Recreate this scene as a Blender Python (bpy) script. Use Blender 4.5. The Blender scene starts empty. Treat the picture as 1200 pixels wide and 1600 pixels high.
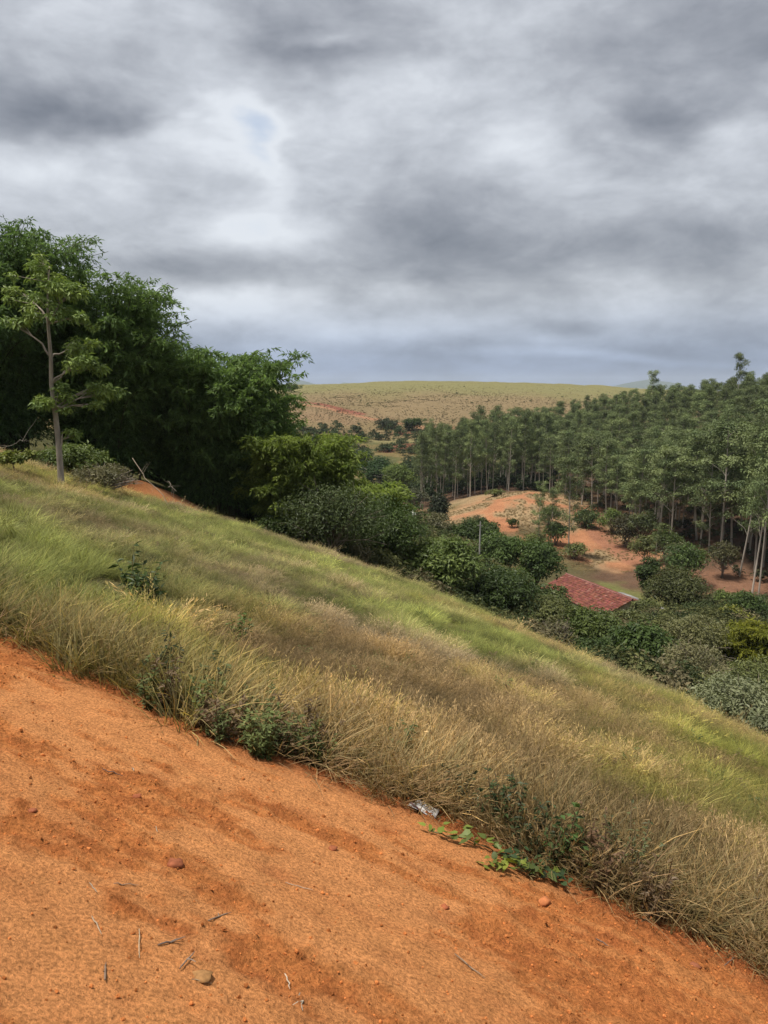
import bpy, math, random
import numpy as np

rng = np.random.default_rng(11)
random.seed(5)
scene = bpy.context.scene
COL = scene.collection

# ------------------------------------------------------------------ camera, sky, sun, exposure
PITCH = math.radians(9.2)
cam_data = bpy.data.cameras.new("camera")
cam = bpy.data.objects.new("camera", cam_data)
COL.objects.link(cam)
cam.location = (0, 0, 0)
cam.rotation_euler = (math.pi / 2 - PITCH, 0, 0)
cam_data.sensor_fit = 'VERTICAL'
cam_data.sensor_height = 24.0
cam_data.lens = 18.0
cam_data.clip_start = 0.05
cam_data.clip_end = 40000
scene.camera = cam

scene.view_settings.view_transform = 'Standard'
scene.view_settings.look = 'None'
scene.view_settings.gamma = 1.0
scene.view_settings.use_curve_mapping = False
scene.view_settings.exposure = 0.54
scene.cycles.use_denoising = True
scene.cycles.denoiser = 'OPENIMAGEDENOISE'
scene.cycles.denoising_prefilter = 'ACCURATE'
scene.cycles.max_bounces = 6
scene.cycles.diffuse_bounces = 3
scene.cycles.glossy_bounces = 2
scene.cycles.transmission_bounces = 3
scene.cycles.caustics_reflective = False
scene.cycles.caustics_refractive = False

CP, SP = math.cos(PITCH), math.sin(PITCH)


def ray(px, py):
    u = (px - 600) / 1200.0
    v = -(py - 800) / 1200.0
    return np.array([u, CP + SP * v, -SP + CP * v])


def W(px, py, t):
    return ray(px, py) * t


SUN_FROM = np.array([-0.30, -0.08, 0.93])
SUN_FROM /= np.linalg.norm(SUN_FROM)
SUN_EL = math.asin(SUN_FROM[2])
SUN_AZ = math.atan2(SUN_FROM[0], SUN_FROM[1])
sun_data = bpy.data.lights.new("sun", 'SUN')
sun_data.energy = 4.0
sun_data.angle = math.radians(9)
sun_data.color = (1.0, 0.94, 0.85)
sun = bpy.data.objects.new("sun", sun_data)
COL.objects.link(sun)
sun.location = (-30, 20, 60)
sun.rotation_euler = (math.pi / 2 - SUN_EL, 0, math.pi - SUN_AZ)

world = bpy.data.worlds.new("World")
scene.world = world
world.use_nodes = True


def build_sky():
    nt = world.node_tree
    nt.nodes.clear()
    N = nt.nodes.new
    L = nt.links.new

    def math_(op, a, b=None, clamp=False):
        n = N('ShaderNodeMath'); n.operation = op; n.use_clamp = clamp
        for i, x in enumerate((a, b)):
            if x is None: continue
            if isinstance(x, (int, float)): n.inputs[i].default_value = x
            else: L(x, n.inputs[i])
        return n.outputs[0]

    def maprange(v, a, b, c, d, smooth=True):
        n = N('ShaderNodeMapRange')
        if smooth: n.interpolation_type = 'SMOOTHSTEP'
        L(v, n.inputs[0])
        for i, x in enumerate((a, b, c, d)): n.inputs[i + 1].default_value = x
        return n.outputs[0]

    def noise(vec, scale, detail, rough, dist=0.0, lac=2.0):
        n = N('ShaderNodeTexNoise'); L(vec, n.inputs['Vector'])
        n.inputs['Scale'].default_value = scale; n.inputs['Detail'].default_value = detail
        n.inputs['Roughness'].default_value = rough; n.inputs['Distortion'].default_value = dist
        n.inputs['Lacunarity'].default_value = lac
        return n

    out = N('ShaderNodeOutputWorld'); bg = N('ShaderNodeBackground')
    bg.inputs['Strength'].default_value = 0.1
    L(bg.outputs[0], out.inputs[0])
    sky = N('ShaderNodeTexSky'); sky.sky_type = 'NISHITA'; sky.sun_disc = False
    sky.sun_elevation = SUN_EL; sky.sun_rotation = SUN_AZ
    tc = N('ShaderNodeTexCoord')
    sep = N('ShaderNodeSeparateXYZ'); L(tc.outputs['Generated'], sep.inputs[0])
    zc = math_('MAXIMUM', sep.outputs[2], 0.0)
    den = math_('ADD', zc, 0.17)
    X = math_('DIVIDE', sep.outputs[0], den); Y = math_('DIVIDE', sep.outputs[1], den)
    comb = N('ShaderNodeCombineXYZ'); L(X, comb.inputs[0]); L(Y, comb.inputs[1])
    P = comb.outputs[0]
    # a slow warp keeps the cloud edges ragged
    md = N('ShaderNodeMapping'); L(tc.outputs['Generated'], md.inputs[0]); md.inputs['Scale'].default_value = (1, 1, 2.1); md.inputs['Location'].default_value = (.7, .2, .4)
    DV = md.outputs[0]
    wn = noise(DV, 3.5, 4, 0.55)
    sub = N('ShaderNodeVectorMath'); sub.operation = 'SUBTRACT'; L(wn.outputs['Color'], sub.inputs[0]); sub.inputs[1].default_value = (.5, .5, .5)
    scl = N('ShaderNodeVectorMath'); scl.operation = 'SCALE'; L(sub.outputs[0], scl.inputs[0]); scl.inputs['Scale'].default_value = 0.8
    add = N('ShaderNodeVectorMath'); add.operation = 'ADD'; L(P, add.inputs[0]); L(scl.outputs[0], add.inputs[1])
    Q = add.outputs[0]
    big = noise(Q, 0.6, 4, 0.5).outputs['Fac']
    mid = noise(DV, 4.6, 8, 0.54, 0.25).outputs['Fac']
    fine = noise(DV, 10, 8, 0.6, 0.2).outputs['Fac']
    den1 = math_('ADD', math_('ADD', math_('MULTIPLY', big, 0.28), math_('MULTIPLY', mid, 0.44)), math_('MULTIPLY', fine, 0.28))
    dens = maprange(den1, 0.375, 0.685, 0.05, 0.90, False)

    # individual cloud masses: (px, py, half width, half height, amount) turned into places on the cloud layer
    def cl(px, py):
        d = ray(px, py); d = d / np.linalg.norm(d); k = max(d[2], 0) + 0.17
        return d[0] / k, d[1] / k
    masses = [(100, 185, 165, 45, .55), (540, 70, 130, 90, .42), (1010, 205, 95, 55, .38), (820, 395, 260, 60, .36),
              (330, 410, 180, 40, .38), (1100, 400, 180, 60, .26), (1060, 90, 200, 150, .16), (880, 515, 80, 16, .35), (640, 330, 200, 50, .16), (150, 60, 160, 80, .12),
              (300, 235, 160, 60, -.42), (392, 240, 60, 75, -.30), (850, 215, 110, 40, -.10), (560, 20, 90, 30, -.30), (700, 180, 130, 80, -.14), (440, 340, 130, 40, -.25), (150, 300, 180, 40, -.18), (600, 520, 160, 25, -.35), (350, 470, 120, 30, -.3), (980, 560, 300, 8, -.2)]
    for (px, py, hw, hh, amt) in masses:
        cx, cy = cl(px, py)
        ax = abs(cl(px + hw, py)[0] - cl(px - hw, py)[0]) / 2
        ay = abs(cl(px, py + hh)[1] - cl(px, py - hh)[1]) / 2
        m = N('ShaderNodeVectorMath'); m.operation = 'SUBTRACT'; L(Q, m.inputs[0]); m.inputs[1].default_value = (cx, cy, 0)
        m2 = N('ShaderNodeVectorMath'); m2.operation = 'MULTIPLY'; L(m.outputs[0], m2.inputs[0]); m2.inputs[1].default_value = (1 / ax, 1 / ay, 0)
        ln = N('ShaderNodeVectorMath'); ln.operation = 'LENGTH'; L(m2.outputs[0], ln.inputs[0])
        f = maprange(ln.outputs['Value'], 0.0, 1.6, amt * 1.1, 0.0)
        dens = math_('ADD', dens, f)
    # distant layers of cloud lie edge on
    ramp = N('ShaderNodeValToRGB'); L(dens, ramp.inputs[0])
    cr = ramp.color_ramp
    cr.elements[0].position = 0.0; cr.elements[0].color = (0.55, 0.575, 0.61, 1)
    cr.elements[1].position = 1.0; cr.elements[1].color = (0.135, 0.147, 0.172, 1)
    for p, c in ((0.25, (0.42, 0.44, 0.475)), (0.5, (0.30, 0.315, 0.345)), (0.75, (0.205, 0.218, 0.245))):
        e = cr.elements.new(p); e.color = (*c, 1)
    # towards the horizon the layer turns bluish
    hz = maprange(sep.outputs[2], 0.0, 0.13, 1.0, 0.0)
    mixh = N('ShaderNodeMix'); mixh.data_type = 'RGBA'; mixh.blend_type = 'MULTIPLY'
    L(hz, mixh.inputs['Factor']); L(ramp.outputs[0], mixh.inputs['A']); mixh.inputs['B'].default_value = (0.42, 0.53, 0.75, 1)
    ten = N('ShaderNodeVectorMath'); ten.operation = 'SCALE'; L(mixh.outputs['Result'], ten.inputs[0]); ten.inputs['Scale'].default_value = 10.0
    # thin places let some blue through
    thin = maprange(dens, -0.45, -0.05, 0.55, 0.06)
    mixs = N('ShaderNodeMix'); mixs.data_type = 'RGBA'
    L(thin, mixs.inputs['Factor']); L(ten.outputs[0], mixs.inputs['A']); L(sky.outputs[0], mixs.inputs['B'])
    L(mixs.outputs['Result'], bg.inputs['Color'])


build_sky()

# ------------------------------------------------------------------ numeric helpers


def _hash(ix, iy, seed):
    h = (ix * 374761393 + iy * 668265263 + seed * 974711) & 0xffffffff
    h = ((h ^ (h >> 13)) * 1274126177) & 0xffffffff
    return ((h ^ (h >> 16)) & 0xffff) / 65535.0


def vnoise(x, y, seed=0):
    ix = np.floor(x).astype(np.int64); iy = np.floor(y).astype(np.int64)
    fx = x - ix; fy = y - iy
    fx = fx * fx * fx * (fx * (fx * 6 - 15) + 10); fy = fy * fy * fy * (fy * (fy * 6 - 15) + 10)
    a = _hash(ix, iy, seed); b = _hash(ix + 1, iy, seed); c = _hash(ix, iy + 1, seed); d = _hash(ix + 1, iy + 1, seed)
    return a + (b - a) * fx + (c - a) * fy + (a - b - c + d) * fx * fy


def fbm(x, y, octs=4, seed=0, gain=0.5):
    s = 0.0; a = 1.0; t = 0.0
    for i in range(octs):
        s = s + a * vnoise(x * 2 ** i + 17.3 * i, y * 2 ** i - 9.1 * i, seed + i); t += a; a *= gain
    return s / t


def sstep(a, b, x):
    t = np.clip((x - a) / (b - a), 0, 1)
    return t * t * (3 - 2 * t)


# ------------------------------------------------------------------ the lie of the land
def plane_z(x, y):
    return -1.6 - 0.309 * x - 0.199 * y


ctrl = []
_ey = [-15, -6, 0, 4, 8, 14, 18, 24, 30, 36, 43]
_ex = [17, 13, 10.2, 8.9, 7.6, 6.1, 5.3, 3.5, 1.6, -1.2, -4.8]
for y, xe in zip(_ey, _ex):
    for dx in (0, 4, 9, 16, 24):
        ctrl.append((xe - dx, y, plane_z(xe - dx, y)))
    ctrl.append((xe + 5, y, plane_z(xe + 5, y) - 1.2))
for px, py, t in [(1200, 1195, 28), (900, 1058, 45), (1080, 1100, 38), (1300, 1150, 40), (1150, 1060, 60), (1060, 965, 85), (930, 978, 95), (840, 960, 80),
                  (1190, 915, 115), (1350, 900, 115), (1100, 882, 125), (1000, 862, 140), (950, 832, 155), (850, 808, 165), (830, 770, 185), (880, 790, 178),
                  (720, 805, 178), (705, 830, 160), (745, 782, 195), (650, 797, 205), (800, 766, 215), (600, 762, 240), (560, 722, 300),
                  (640, 692, 340), (640, 672, 365), (760, 690, 350), (560, 652, 400), (700, 652, 400), (500, 642, 410), (600, 627, 470), (800, 640, 450),
                  (850, 622, 500), (600, 602.5, 590), (480, 609, 560), (700, 600.5, 600), (900, 603, 610), (1000, 606, 620), (1200, 607, 640), (300, 615, 560), (100, 620, 520),
                  (520, 835, 70), (600, 855, 76), (560, 805, 110), (650, 880, 70), (760, 940, 64), (700, 965, 50), (760, 880, 92), (680, 850, 120), (400, 790, 75), (300, 740, 90), (450, 740, 160), (400, 690, 300)]:
    ctrl.append(tuple(W(px, py, t)))
for px, t, z in [(1000, 190, -27), (1000, 250, -20), (1000, 300, -15), (1000, 380, -18), (1190, 150, -25), (1190, 200, -17), (1190, 245, -11.5), (1190, 330, -13),
                 (850, 205, -28.5), (850, 250, -26.5), (850, 320, -22), (920, 170, -28), (920, 220, -25), (1100, 160, -26), (1100, 220, -18), (1100, 280, -13), (1450, 150, -21), (1450, 250, -8), (760, 300, -26), (700, 250, -30)]:
    u = (px - 600) / 1200.
    ctrl.append((u * t, t * 0.985, z))
for x, y, z in [(-25, 60, -4), (-60, 60, 3), (-60, 20, 9), (-40, 0, 10), (-60, 130, -2), (-120, 200, -10), (-150, 80, 5), (-60, -40, 16), (0, -40, 5), (40, -30, -6), (60, 20, -18), (100, 60, -26), (-200, 300, -20), (200, 60, -20), (300, 200, -5), (300, 400, -10), (-300, 500, -5)]:
    ctrl.append((x, y, z))
ctrl = np.array(ctrl, float)


def _warp(x, y):
    r = np.sqrt(x * x + y * y) + 1e-6
    k = 40 * np.arcsinh(r / 40) / r
    return x * k / 40, y * k / 40


def _tps_fit():
    a, b = _warp(ctrl[:, 0], ctrl[:, 1]); n = len(a)
    d2 = (a[:, None] - a[None]) ** 2 + (b[:, None] - b[None]) ** 2
    K = 0.5 * d2 * np.log(d2 + 1e-12) + np.eye(n) * 0.0015
    P = np.stack([np.ones(n), a, b], 1)
    A = np.zeros((n + 3, n + 3)); A[:n, :n] = K; A[:n, n:] = P; A[n:, :n] = P.T
    return np.linalg.solve(A, np.concatenate([ctrl[:, 2], np.zeros(3)])), a, b


_tw, _ta, _tb = _tps_fit()


BANK = [(W(222, 750, 42)[0], W(222, 750, 42)[1], 0.85, 1.5), (W(262, 770, 44)[0], W(262, 770, 44)[1], .35, 1.4), (W(300, 790, 45)[0], W(300, 790, 45)[1], .2, 1.3)]


def ground(x, y):
    x = np.atleast_1d(np.asarray(x, float)); y = np.atleast_1d(np.asarray(y, float))
    shp = x.shape; x = x.ravel(); y = y.ravel(); out = np.empty_like(x)
    for i in range(0, len(x), 40000):
        xs, ys = x[i:i + 40000], y[i:i + 40000]
        a, b = _warp(xs, ys)
        d2 = (a[:, None] - _ta[None]) ** 2 + (b[:, None] - _tb[None]) ** 2
        z = (0.5 * d2 * np.log(d2 + 1e-12)) @ _tw[:-3] + _tw[-3] + _tw[-2] * a + _tw[-1] * b
        r = np.sqrt(xs * xs + ys * ys)
        z = np.clip(z, -60, 25)
        # the near slope is an even plane
        near = (1 - sstep(7, 13, r))
        z = z * (1 - near) + plane_z(xs, ys) * near
        for bx, by, bh, br in BANK: z = z + bh * np.exp(-((xs - bx) ** 2 + (ys - by) ** 2) / br ** 2)
        far = sstep(640, 1000, r)
        z = z * (1 - far) + (-45) * far
        z = z + (fbm(xs / 3.1, ys / 3.1, 3, 5) - .5) * 0.22 * sstep(6, 10, r) + (fbm(xs / 22, ys / 22, 3, 9) - .5) * 2.4 * sstep(60, 140, r)
        out[i:i + 40000] = z
    return out.reshape(shp)


def gz(x, y):
    return float(ground(x, y)[0])


_T = np.concatenate([np.linspace(1.5, 60, 600), np.linspace(60.3, 900, 1400)])


def G(px, py, tmin=0.0):
    """first place where the line of sight through a spot of the photograph meets the land"""
    d = ray(px, py); T = _T[_T > tmin]
    z = T * d[2] - ground(T * d[0], T * d[1])
    k = np.nonzero(z < 0)[0]
    t = T[k[0]] if len(k) else T[-1]
    return np.array([t * d[0], t * d[1], t * d[2]]), t


# ------------------------------------------------------------------ mesh helpers
def mesh(name, V, F, C=None, mat=None, smooth=False):
    V = np.ascontiguousarray(V, np.float32); F = np.ascontiguousarray(F, np.int32)
    me = bpy.data.meshes.new(name)
    me.vertices.add(len(V)); me.vertices.foreach_set('co', V.ravel())
    k = F.shape[1]
    me.loops.add(F.size); me.loops.foreach_set('vertex_index', F.ravel())
    me.polygons.add(len(F)); me.polygons.foreach_set('loop_start', np.arange(0, F.size, k, dtype=np.int32))
    if C is not None:
        a = me.attributes.new('col', 'FLOAT_COLOR', 'POINT')
        a.data.foreach_set('color', np.concatenate([C, np.ones((len(C), 1))], 1).astype(np.float32).ravel())
    if mat: me.materials.append(mat)
    me.update(calc_edges=True)
    me.polygons.foreach_set('use_smooth', np.full(len(F), smooth, bool))
    return me


class MB:
    def __init__(s): s.V = []; s.F = []; s.C = []; s.n = 0

    def add(s, V, F, C):
        V = np.asarray(V, float); C = np.asarray(C, float)
        if C.ndim == 1: C = np.tile(C, (len(V), 1))
        s.V.append(V); s.F.append(np.asarray(F) + s.n); s.C.append(C); s.n += len(V)

    def tube(s, pts, rad, col, sides=6, cap=False):
        pts = np.asarray(pts, float); n = len(pts); rad = np.broadcast_to(np.asarray(rad, float), (n,))
        t = np.gradient(pts, axis=0); t /= np.linalg.norm(t, axis=1, keepdims=True) + 1e-9
        ref = np.array([0.31, 0.87, 0.38]) if abs(t[:, 2]).mean() > .7 else np.array([0.1, 0.05, 1.0])
        a = np.cross(t, ref); a /= np.linalg.norm(a, axis=1, keepdims=True) + 1e-9
        b = np.cross(t, a)
        th = np.linspace(0, 2 * np.pi, sides, endpoint=False)
        V = (pts[:, None] + rad[:, None, None] * (np.cos(th)[None, :, None] * a[:, None] + np.sin(th)[None, :, None] * b[:, None])).reshape(-1, 3)
        i = np.arange(n - 1)[:, None] * sides; j = np.arange(sides)[None]; j2 = (j + 1) % sides
        F = np.stack([i + j, i + j2, i + sides + j2, i + sides + j], -1).reshape(-1, 4)
        s.add(V, F, col)

    def box(s, lo, hi, col):
        (x0, y0, z0), (x1, y1, z1) = lo, hi
        V = [(x0, y0, z0), (x1, y0, z0), (x1, y1, z0), (x0, y1, z0), (x0, y0, z1), (x1, y0, z1), (x1, y1, z1), (x0, y1, z1)]
        F = [(0, 3, 2, 1), (4, 5, 6, 7), (0, 1, 5, 4), (1, 2, 6, 5), (2, 3, 7, 6), (3, 0, 4, 7)]
        s.add(V, F, col)

    def build(s, name, mat, smooth=False):
        return mesh(name, np.concatenate(s.V), np.concatenate(s.F), np.concatenate(s.C), mat, smooth)


def unit(v):
    return v / (np.linalg.norm(v, axis=-1, keepdims=True) + 1e-9)


def leaf_quads(pos, d, nrm, ln, wd, fold=0.18):
    d = unit(d); side = unit(np.cross(d, nrm)); up = np.cross(side, d)
    ln = np.broadcast_to(ln, (len(pos),))[:, None]; wd = np.broadcast_to(wd, (len(pos),))[:, None]
    mid = pos + d * ln * 0.45
    V = np.stack([pos, mid + side * wd * .5 + up * wd * fold, pos + d * ln - up * ln * .08, mid - side * wd * .5 + up * wd * fold], 1).reshape(-1, 3)
    F = np.arange(len(pos) * 4).reshape(-1, 4)
    return V, F


def obj(name, me, parent=None, loc=None):
    o = bpy.data.objects.new(name, me)
    COL.objects.link(o)
    if parent: o.parent = parent
    if loc is not None: o.location = loc
    return o


def thing(name, label, cat, loc, group=None, rz=0.0):
    o = bpy.data.objects.new(name, None)
    o.empty_display_size = 0.3
    COL.objects.link(o)
    o.location = tuple(float(c) for c in loc); o.rotation_euler = (0, 0, rz)
    tag(o, label, cat, group)
    return o


def tag(o, label=None, cat=None, group=None, kind=None):
    if label: o['label'] = label
    if cat: o['category'] = cat
    if group: o['group'] = group
    if kind: o['kind'] = kind
    return o


# ------------------------------------------------------------------ materials
def new_mat(name):
    m = bpy.data.materials.new(name); m.use_nodes = True
    nt = m.node_tree; nt.nodes.clear()
    out = nt.nodes.new('ShaderNodeOutputMaterial')
    return m, nt, out


def leaf_mat(name, trans=0.28, rough=0.5, spec=0.25, instancer=False, vary=0.30):
    m, nt, out = new_mat(name); N = nt.nodes.new; L = nt.links.new
    at = N('ShaderNodeAttribute'); at.attribute_name = 'col'
    col = at.outputs['Color']
    if instancer:
        ai = N('ShaderNodeAttribute'); ai.attribute_type = 'INSTANCER'; ai.attribute_name = 'tint'
        mx = N('ShaderNodeMix'); mx.data_type = 'RGBA'; mx.blend_type = 'MULTIPLY'; mx.inputs['Factor'].default_value = 1
        L(col, mx.inputs['A']); L(ai.outputs['Color'], mx.inputs['B']); col = mx.outputs['Result']
    else:
        oi = N('ShaderNodeObjectInfo')
        mr = N('ShaderNodeMapRange'); L(oi.outputs['Random'], mr.inputs[0]); mr.inputs[3].default_value = 1 - vary; mr.inputs[4].default_value = 1 + vary
        sc = N('ShaderNodeVectorMath'); sc.operation = 'SCALE'; L(col, sc.inputs[0]); L(mr.outputs[0], sc.inputs['Scale']); col = sc.outputs[0]
    pb = N('ShaderNodeBsdfPrincipled'); L(col, pb.inputs['Base Color'])
    pb.inputs['Roughness'].default_value = rough; pb.inputs['Specular IOR Level'].default_value = spec
    tr = N('ShaderNodeBsdfTranslucent')
    g = N('ShaderNodeMix'); g.data_type = 'RGBA'; g.blend_type = 'MULTIPLY'; g.inputs['Factor'].default_value = 1
    L(col, g.inputs['A']); g.inputs['B'].default_value = (1.1, 1.15, 0.7, 1); L(g.outputs['Result'], tr.inputs['Color'])
    ms = N('ShaderNodeMixShader'); ms.inputs[0].default_value = trans
    L(pb.outputs[0], ms.inputs[1]); L(tr.outputs[0], ms.inputs[2]); L(ms.outputs[0], out.inputs[0])
    return m


def solid_mat(name, rough=0.8, noise_scale=0.0, amount=0.4, stretch=(1, 1, 1), bump=0.0, vary=0.15):
    m, nt, out = new_mat(name); N = nt.nodes.new; L = nt.links.new
    at = N('ShaderNodeAttribute'); at.attribute_name = 'col'; col = at.outputs['Color']
    pb = N('ShaderNodeBsdfPrincipled'); pb.inputs['Roughness'].default_value = rough; pb.inputs['Specular IOR Level'].default_value = 0.2
    if noise_scale:
        tc = N('ShaderNodeTexCoord'); mp = N('ShaderNodeMapping'); L(tc.outputs['Object'], mp.inputs[0]); mp.inputs['Scale'].default_value = stretch
        no = N('ShaderNodeTexNoise'); L(mp.outputs[0], no.inputs['Vector']); no.inputs['Scale'].default_value = noise_scale; no.inputs['Detail'].default_value = 5; no.inputs['Roughness'].default_value = .65
        mr = N('ShaderNodeMapRange'); L(no.outputs['Fac'], mr.inputs[0]); mr.inputs[1].default_value = .3; mr.inputs[2].default_value = .7; mr.inputs[3].default_value = 1 - amount; mr.inputs[4].default_value = 1 + amount
        sc = N('ShaderNodeVectorMath'); sc.operation = 'SCALE'; L(col, sc.inputs[0]); L(mr.outputs[0], sc.inputs['Scale']); col = sc.outputs[0]
        if bump:
            bp = N('ShaderNodeBump'); bp.inputs['Strength'].default_value = .6; bp.inputs['Distance'].default_value = bump
            L(no.outputs['Fac'], bp.inputs['Height']); L(bp.outputs[0], pb.inputs['Normal'])
    L(col, pb.inputs['Base Color']); L(pb.outputs[0], out.inputs[0])
    return m


M_LEAF = leaf_mat('foliage')
M_EUC = leaf_mat('eucalyptus_foliage', 0.2, 0.55, 0.2, vary=0.34)
M_BAMBOO = leaf_mat('bamboo_foliage', 0.48, 0.5, 0.2, vary=0.06)
M_GRASS = leaf_mat('grass_blades', 0.3, 0.6, 0.15, True)
M_SCRUB = leaf_mat('scrub_foliage', 0.2, 0.7, 0.1, True)
M_BARK = solid_mat('bark', 0.85, 6, .35, (1, 1, .25), .03)
M_EBARK = solid_mat('pale_smooth_bark', 0.7, 1.2, .35, (1, 1, .3))
M_STICK = solid_mat('dry_stick', 0.8, 40, .3, (1, 1, 1), .002)
M_TILE = solid_mat('clay_tile', 0.8, 2.2, .45)
M_WALL = solid_mat('old_plaster', 0.85, 1.5, .2)
M_TIN = solid_mat('weathered_sheet', 0.6, 3, .3)
M_CLOD = leaf_mat('earth_clod', 0.0, 0.95, 0.05, True)


def terrain_mat():
    m, nt, out = new_mat('land'); N = nt.nodes.new; L = nt.links.new
    at = N('ShaderNodeAttribute'); at.attribute_name = 'col'
    geo = N('ShaderNodeNewGeometry')
    ns = []
    for s, d in ((0.35, 6), (2.5, 5), (14, 4)):
        n = N('ShaderNodeTexNoise'); L(geo.outputs['Position'], n.inputs['Vector']); n.inputs['Scale'].default_value = s; n.inputs['Detail'].default_value = d; n.inputs['Roughness'].default_value = .62
        ns.append(n.outputs['Fac'])
    a = N('ShaderNodeMath'); a.operation = 'ADD'; L(ns[0], a.inputs[0]); L(ns[1], a.inputs[1])
    b = N('ShaderNodeMath'); b.operation = 'ADD'; L(a.outputs[0], b.inputs[0]); L(ns[2], b.inputs[1])
    mr = N('ShaderNodeMapRange'); L(b.outputs[0], mr.inputs[0]); mr.inputs[1].default_value = 1.1; mr.inputs[2].default_value = 1.9; mr.inputs[3].default_value = .62; mr.inputs[4].default_value = 1.38
    sc = N('ShaderNodeVectorMath'); sc.operation = 'SCALE'; L(at.outputs['Color'], sc.inputs[0]); L(mr.outputs[0], sc.inputs['Scale'])
    pb = N('ShaderNodeBsdfPrincipled'); pb.inputs['Roughness'].default_value = .95; pb.inputs['Specular IOR Level'].default_value = .05
    L(sc.outputs[0], pb.inputs['Base Color'])
    bp = N('ShaderNodeBump'); bp.inputs['Strength'].default_value = .7; bp.inputs['Distance'].default_value = .25; L(b.outputs[0], bp.inputs['Height']); L(bp.outputs[0], pb.inputs['Normal'])
    L(pb.outputs[0], out.inputs[0])
    return m


def dirt_mat():
    m, nt, out = new_mat('orange_earth'); N = nt.nodes.new; L = nt.links.new
    at = N('ShaderNodeAttribute'); at.attribute_name = 'col'
    geo = N('ShaderNodeNewGeometry')

    def noise(s, d, r):
        n = N('ShaderNodeTexNoise'); L(geo.outputs['Position'], n.inputs['Vector']); n.inputs['Scale'].default_value = s; n.inputs['Detail'].default_value = d; n.inputs['Roughness'].default_value = r
        return n.outputs['Fac']
    n1 = noise(9, 6, .65); n2 = noise(70, 5, .7); n3 = noise(260, 3, .6)
    mr1 = N('ShaderNodeMapRange'); L(n1, mr1.inputs[0]); mr1.inputs[1].default_value = .3; mr1.inputs[2].default_value = .7; mr1.inputs[3].default_value = .82; mr1.inputs[4].default_value = 1.16
    mr2 = N('ShaderNodeMapRange'); L(n2, mr2.inputs[0]); mr2.inputs[1].default_value = .3; mr2.inputs[2].default_value = .62; mr2.inputs[3].default_value = .42; mr2.inputs[4].default_value = 1.18
    mu = N('ShaderNodeMath'); mu.operation = 'MULTIPLY'; L(mr1.outputs[0], mu.inputs[0]); L(mr2.outputs[0], mu.inputs[1])
    sc = N('ShaderNodeVectorMath'); sc.operation = 'SCALE'; L(at.outputs['Color'], sc.inputs[0]); L(mu.outputs[0], sc.inputs['Scale'])
    pb = N('ShaderNodeBsdfPrincipled'); pb.inputs['Roughness'].default_value = .95; pb.inputs['Specular IOR Level'].default_value = .05
    L(sc.outputs[0], pb.inputs['Base Color'])
    h = N('ShaderNodeMath'); h.operation = 'MULTIPLY_ADD'; L(n3, h.inputs[0]); h.inputs[1].default_value = .35; L(n2, h.inputs[2])
    bp = N('ShaderNodeBump'); bp.inputs['Strength'].default_value = 1.0; bp.inputs['Distance'].default_value = .02; L(h.outputs[0], bp.inputs['Height']); L(bp.outputs[0], pb.inputs['Normal'])
    L(pb.outputs[0], out.inputs[0])
    return m


# ------------------------------------------------------------------ ground sheets
# the edge of the bare earth: passes these two points and runs down the slope
E0 = np.array([-2.8, 5.3]); E1 = np.array([1.83, 3.24])
ED = (E1 - E0) / np.linalg.norm(E1 - E0)
EN = np.array([-ED[1], ED[0]])          # towards the grass
if EN[1] < 0: EN = -EN


_ep = []
for _q in ((-250, 890), (0, 990), (150, 1058), (300, 1128), (400, 1168), (500, 1203), (600, 1234), (700, 1270), (800, 1322), (900, 1378), (1000, 1432), (1100, 1482), (1200, 1530), (1400, 1625)):
    _d = ray(_q[0], _q[1] + 13); _t = -1.6 / (_d[2] + .309 * _d[0] + .199 * _d[1]); _ep.append((_t * _d[0], _t * _d[1]))
_ep = np.array(_ep) - E0
_es = _ep @ ED; _edd = _ep @ EN


def edge_dist(x, y):
    """metres beyond the edge of the bare earth (positive = in the grass)"""
    s = (x - E0[0]) * ED[0] + (y - E0[1]) * ED[1]
    d = (x - E0[0]) * EN[0] + (y - E0[1]) * EN[1]
    wob = (fbm(s * 2.3 + 40, s * 0 + 3.3, 3, 21) - .5) * 0.26
    return d - np.interp(s, _es, _edd) + wob


def lerp(a, b, t):
    return a * (1 - t[:, None]) + np.asarray(b, float)[None] * t[:, None]


def blob(x, y, px, py, rx, ry, soft=.55, seed=1, t=None):
    p = G(px, py)[0] if t is None else W(px, py, t)
    q = np.sqrt(((x - p[0]) / rx) ** 2 + ((y - p[1]) / ry) ** 2) + (fbm(x / (rx * .35), y / (ry * .35), 3, seed) - .5) * .9
    return 1 - sstep(1 - soft, 1 + soft * .4, q)


def polyline_dist(x, y, pts):
    best = np.full(x.shape, 1e9)
    for (ax, ay), (bx, by) in zip(pts[:-1], pts[1:]):
        dx, dy = bx - ax, by - ay
        t = np.clip(((x - ax) * dx + (y - ay) * dy) / (dx * dx + dy * dy), 0, 1)
        best = np.minimum(best, np.hypot(x - ax - t * dx, y - ay - t * dy))
    return best


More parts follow.
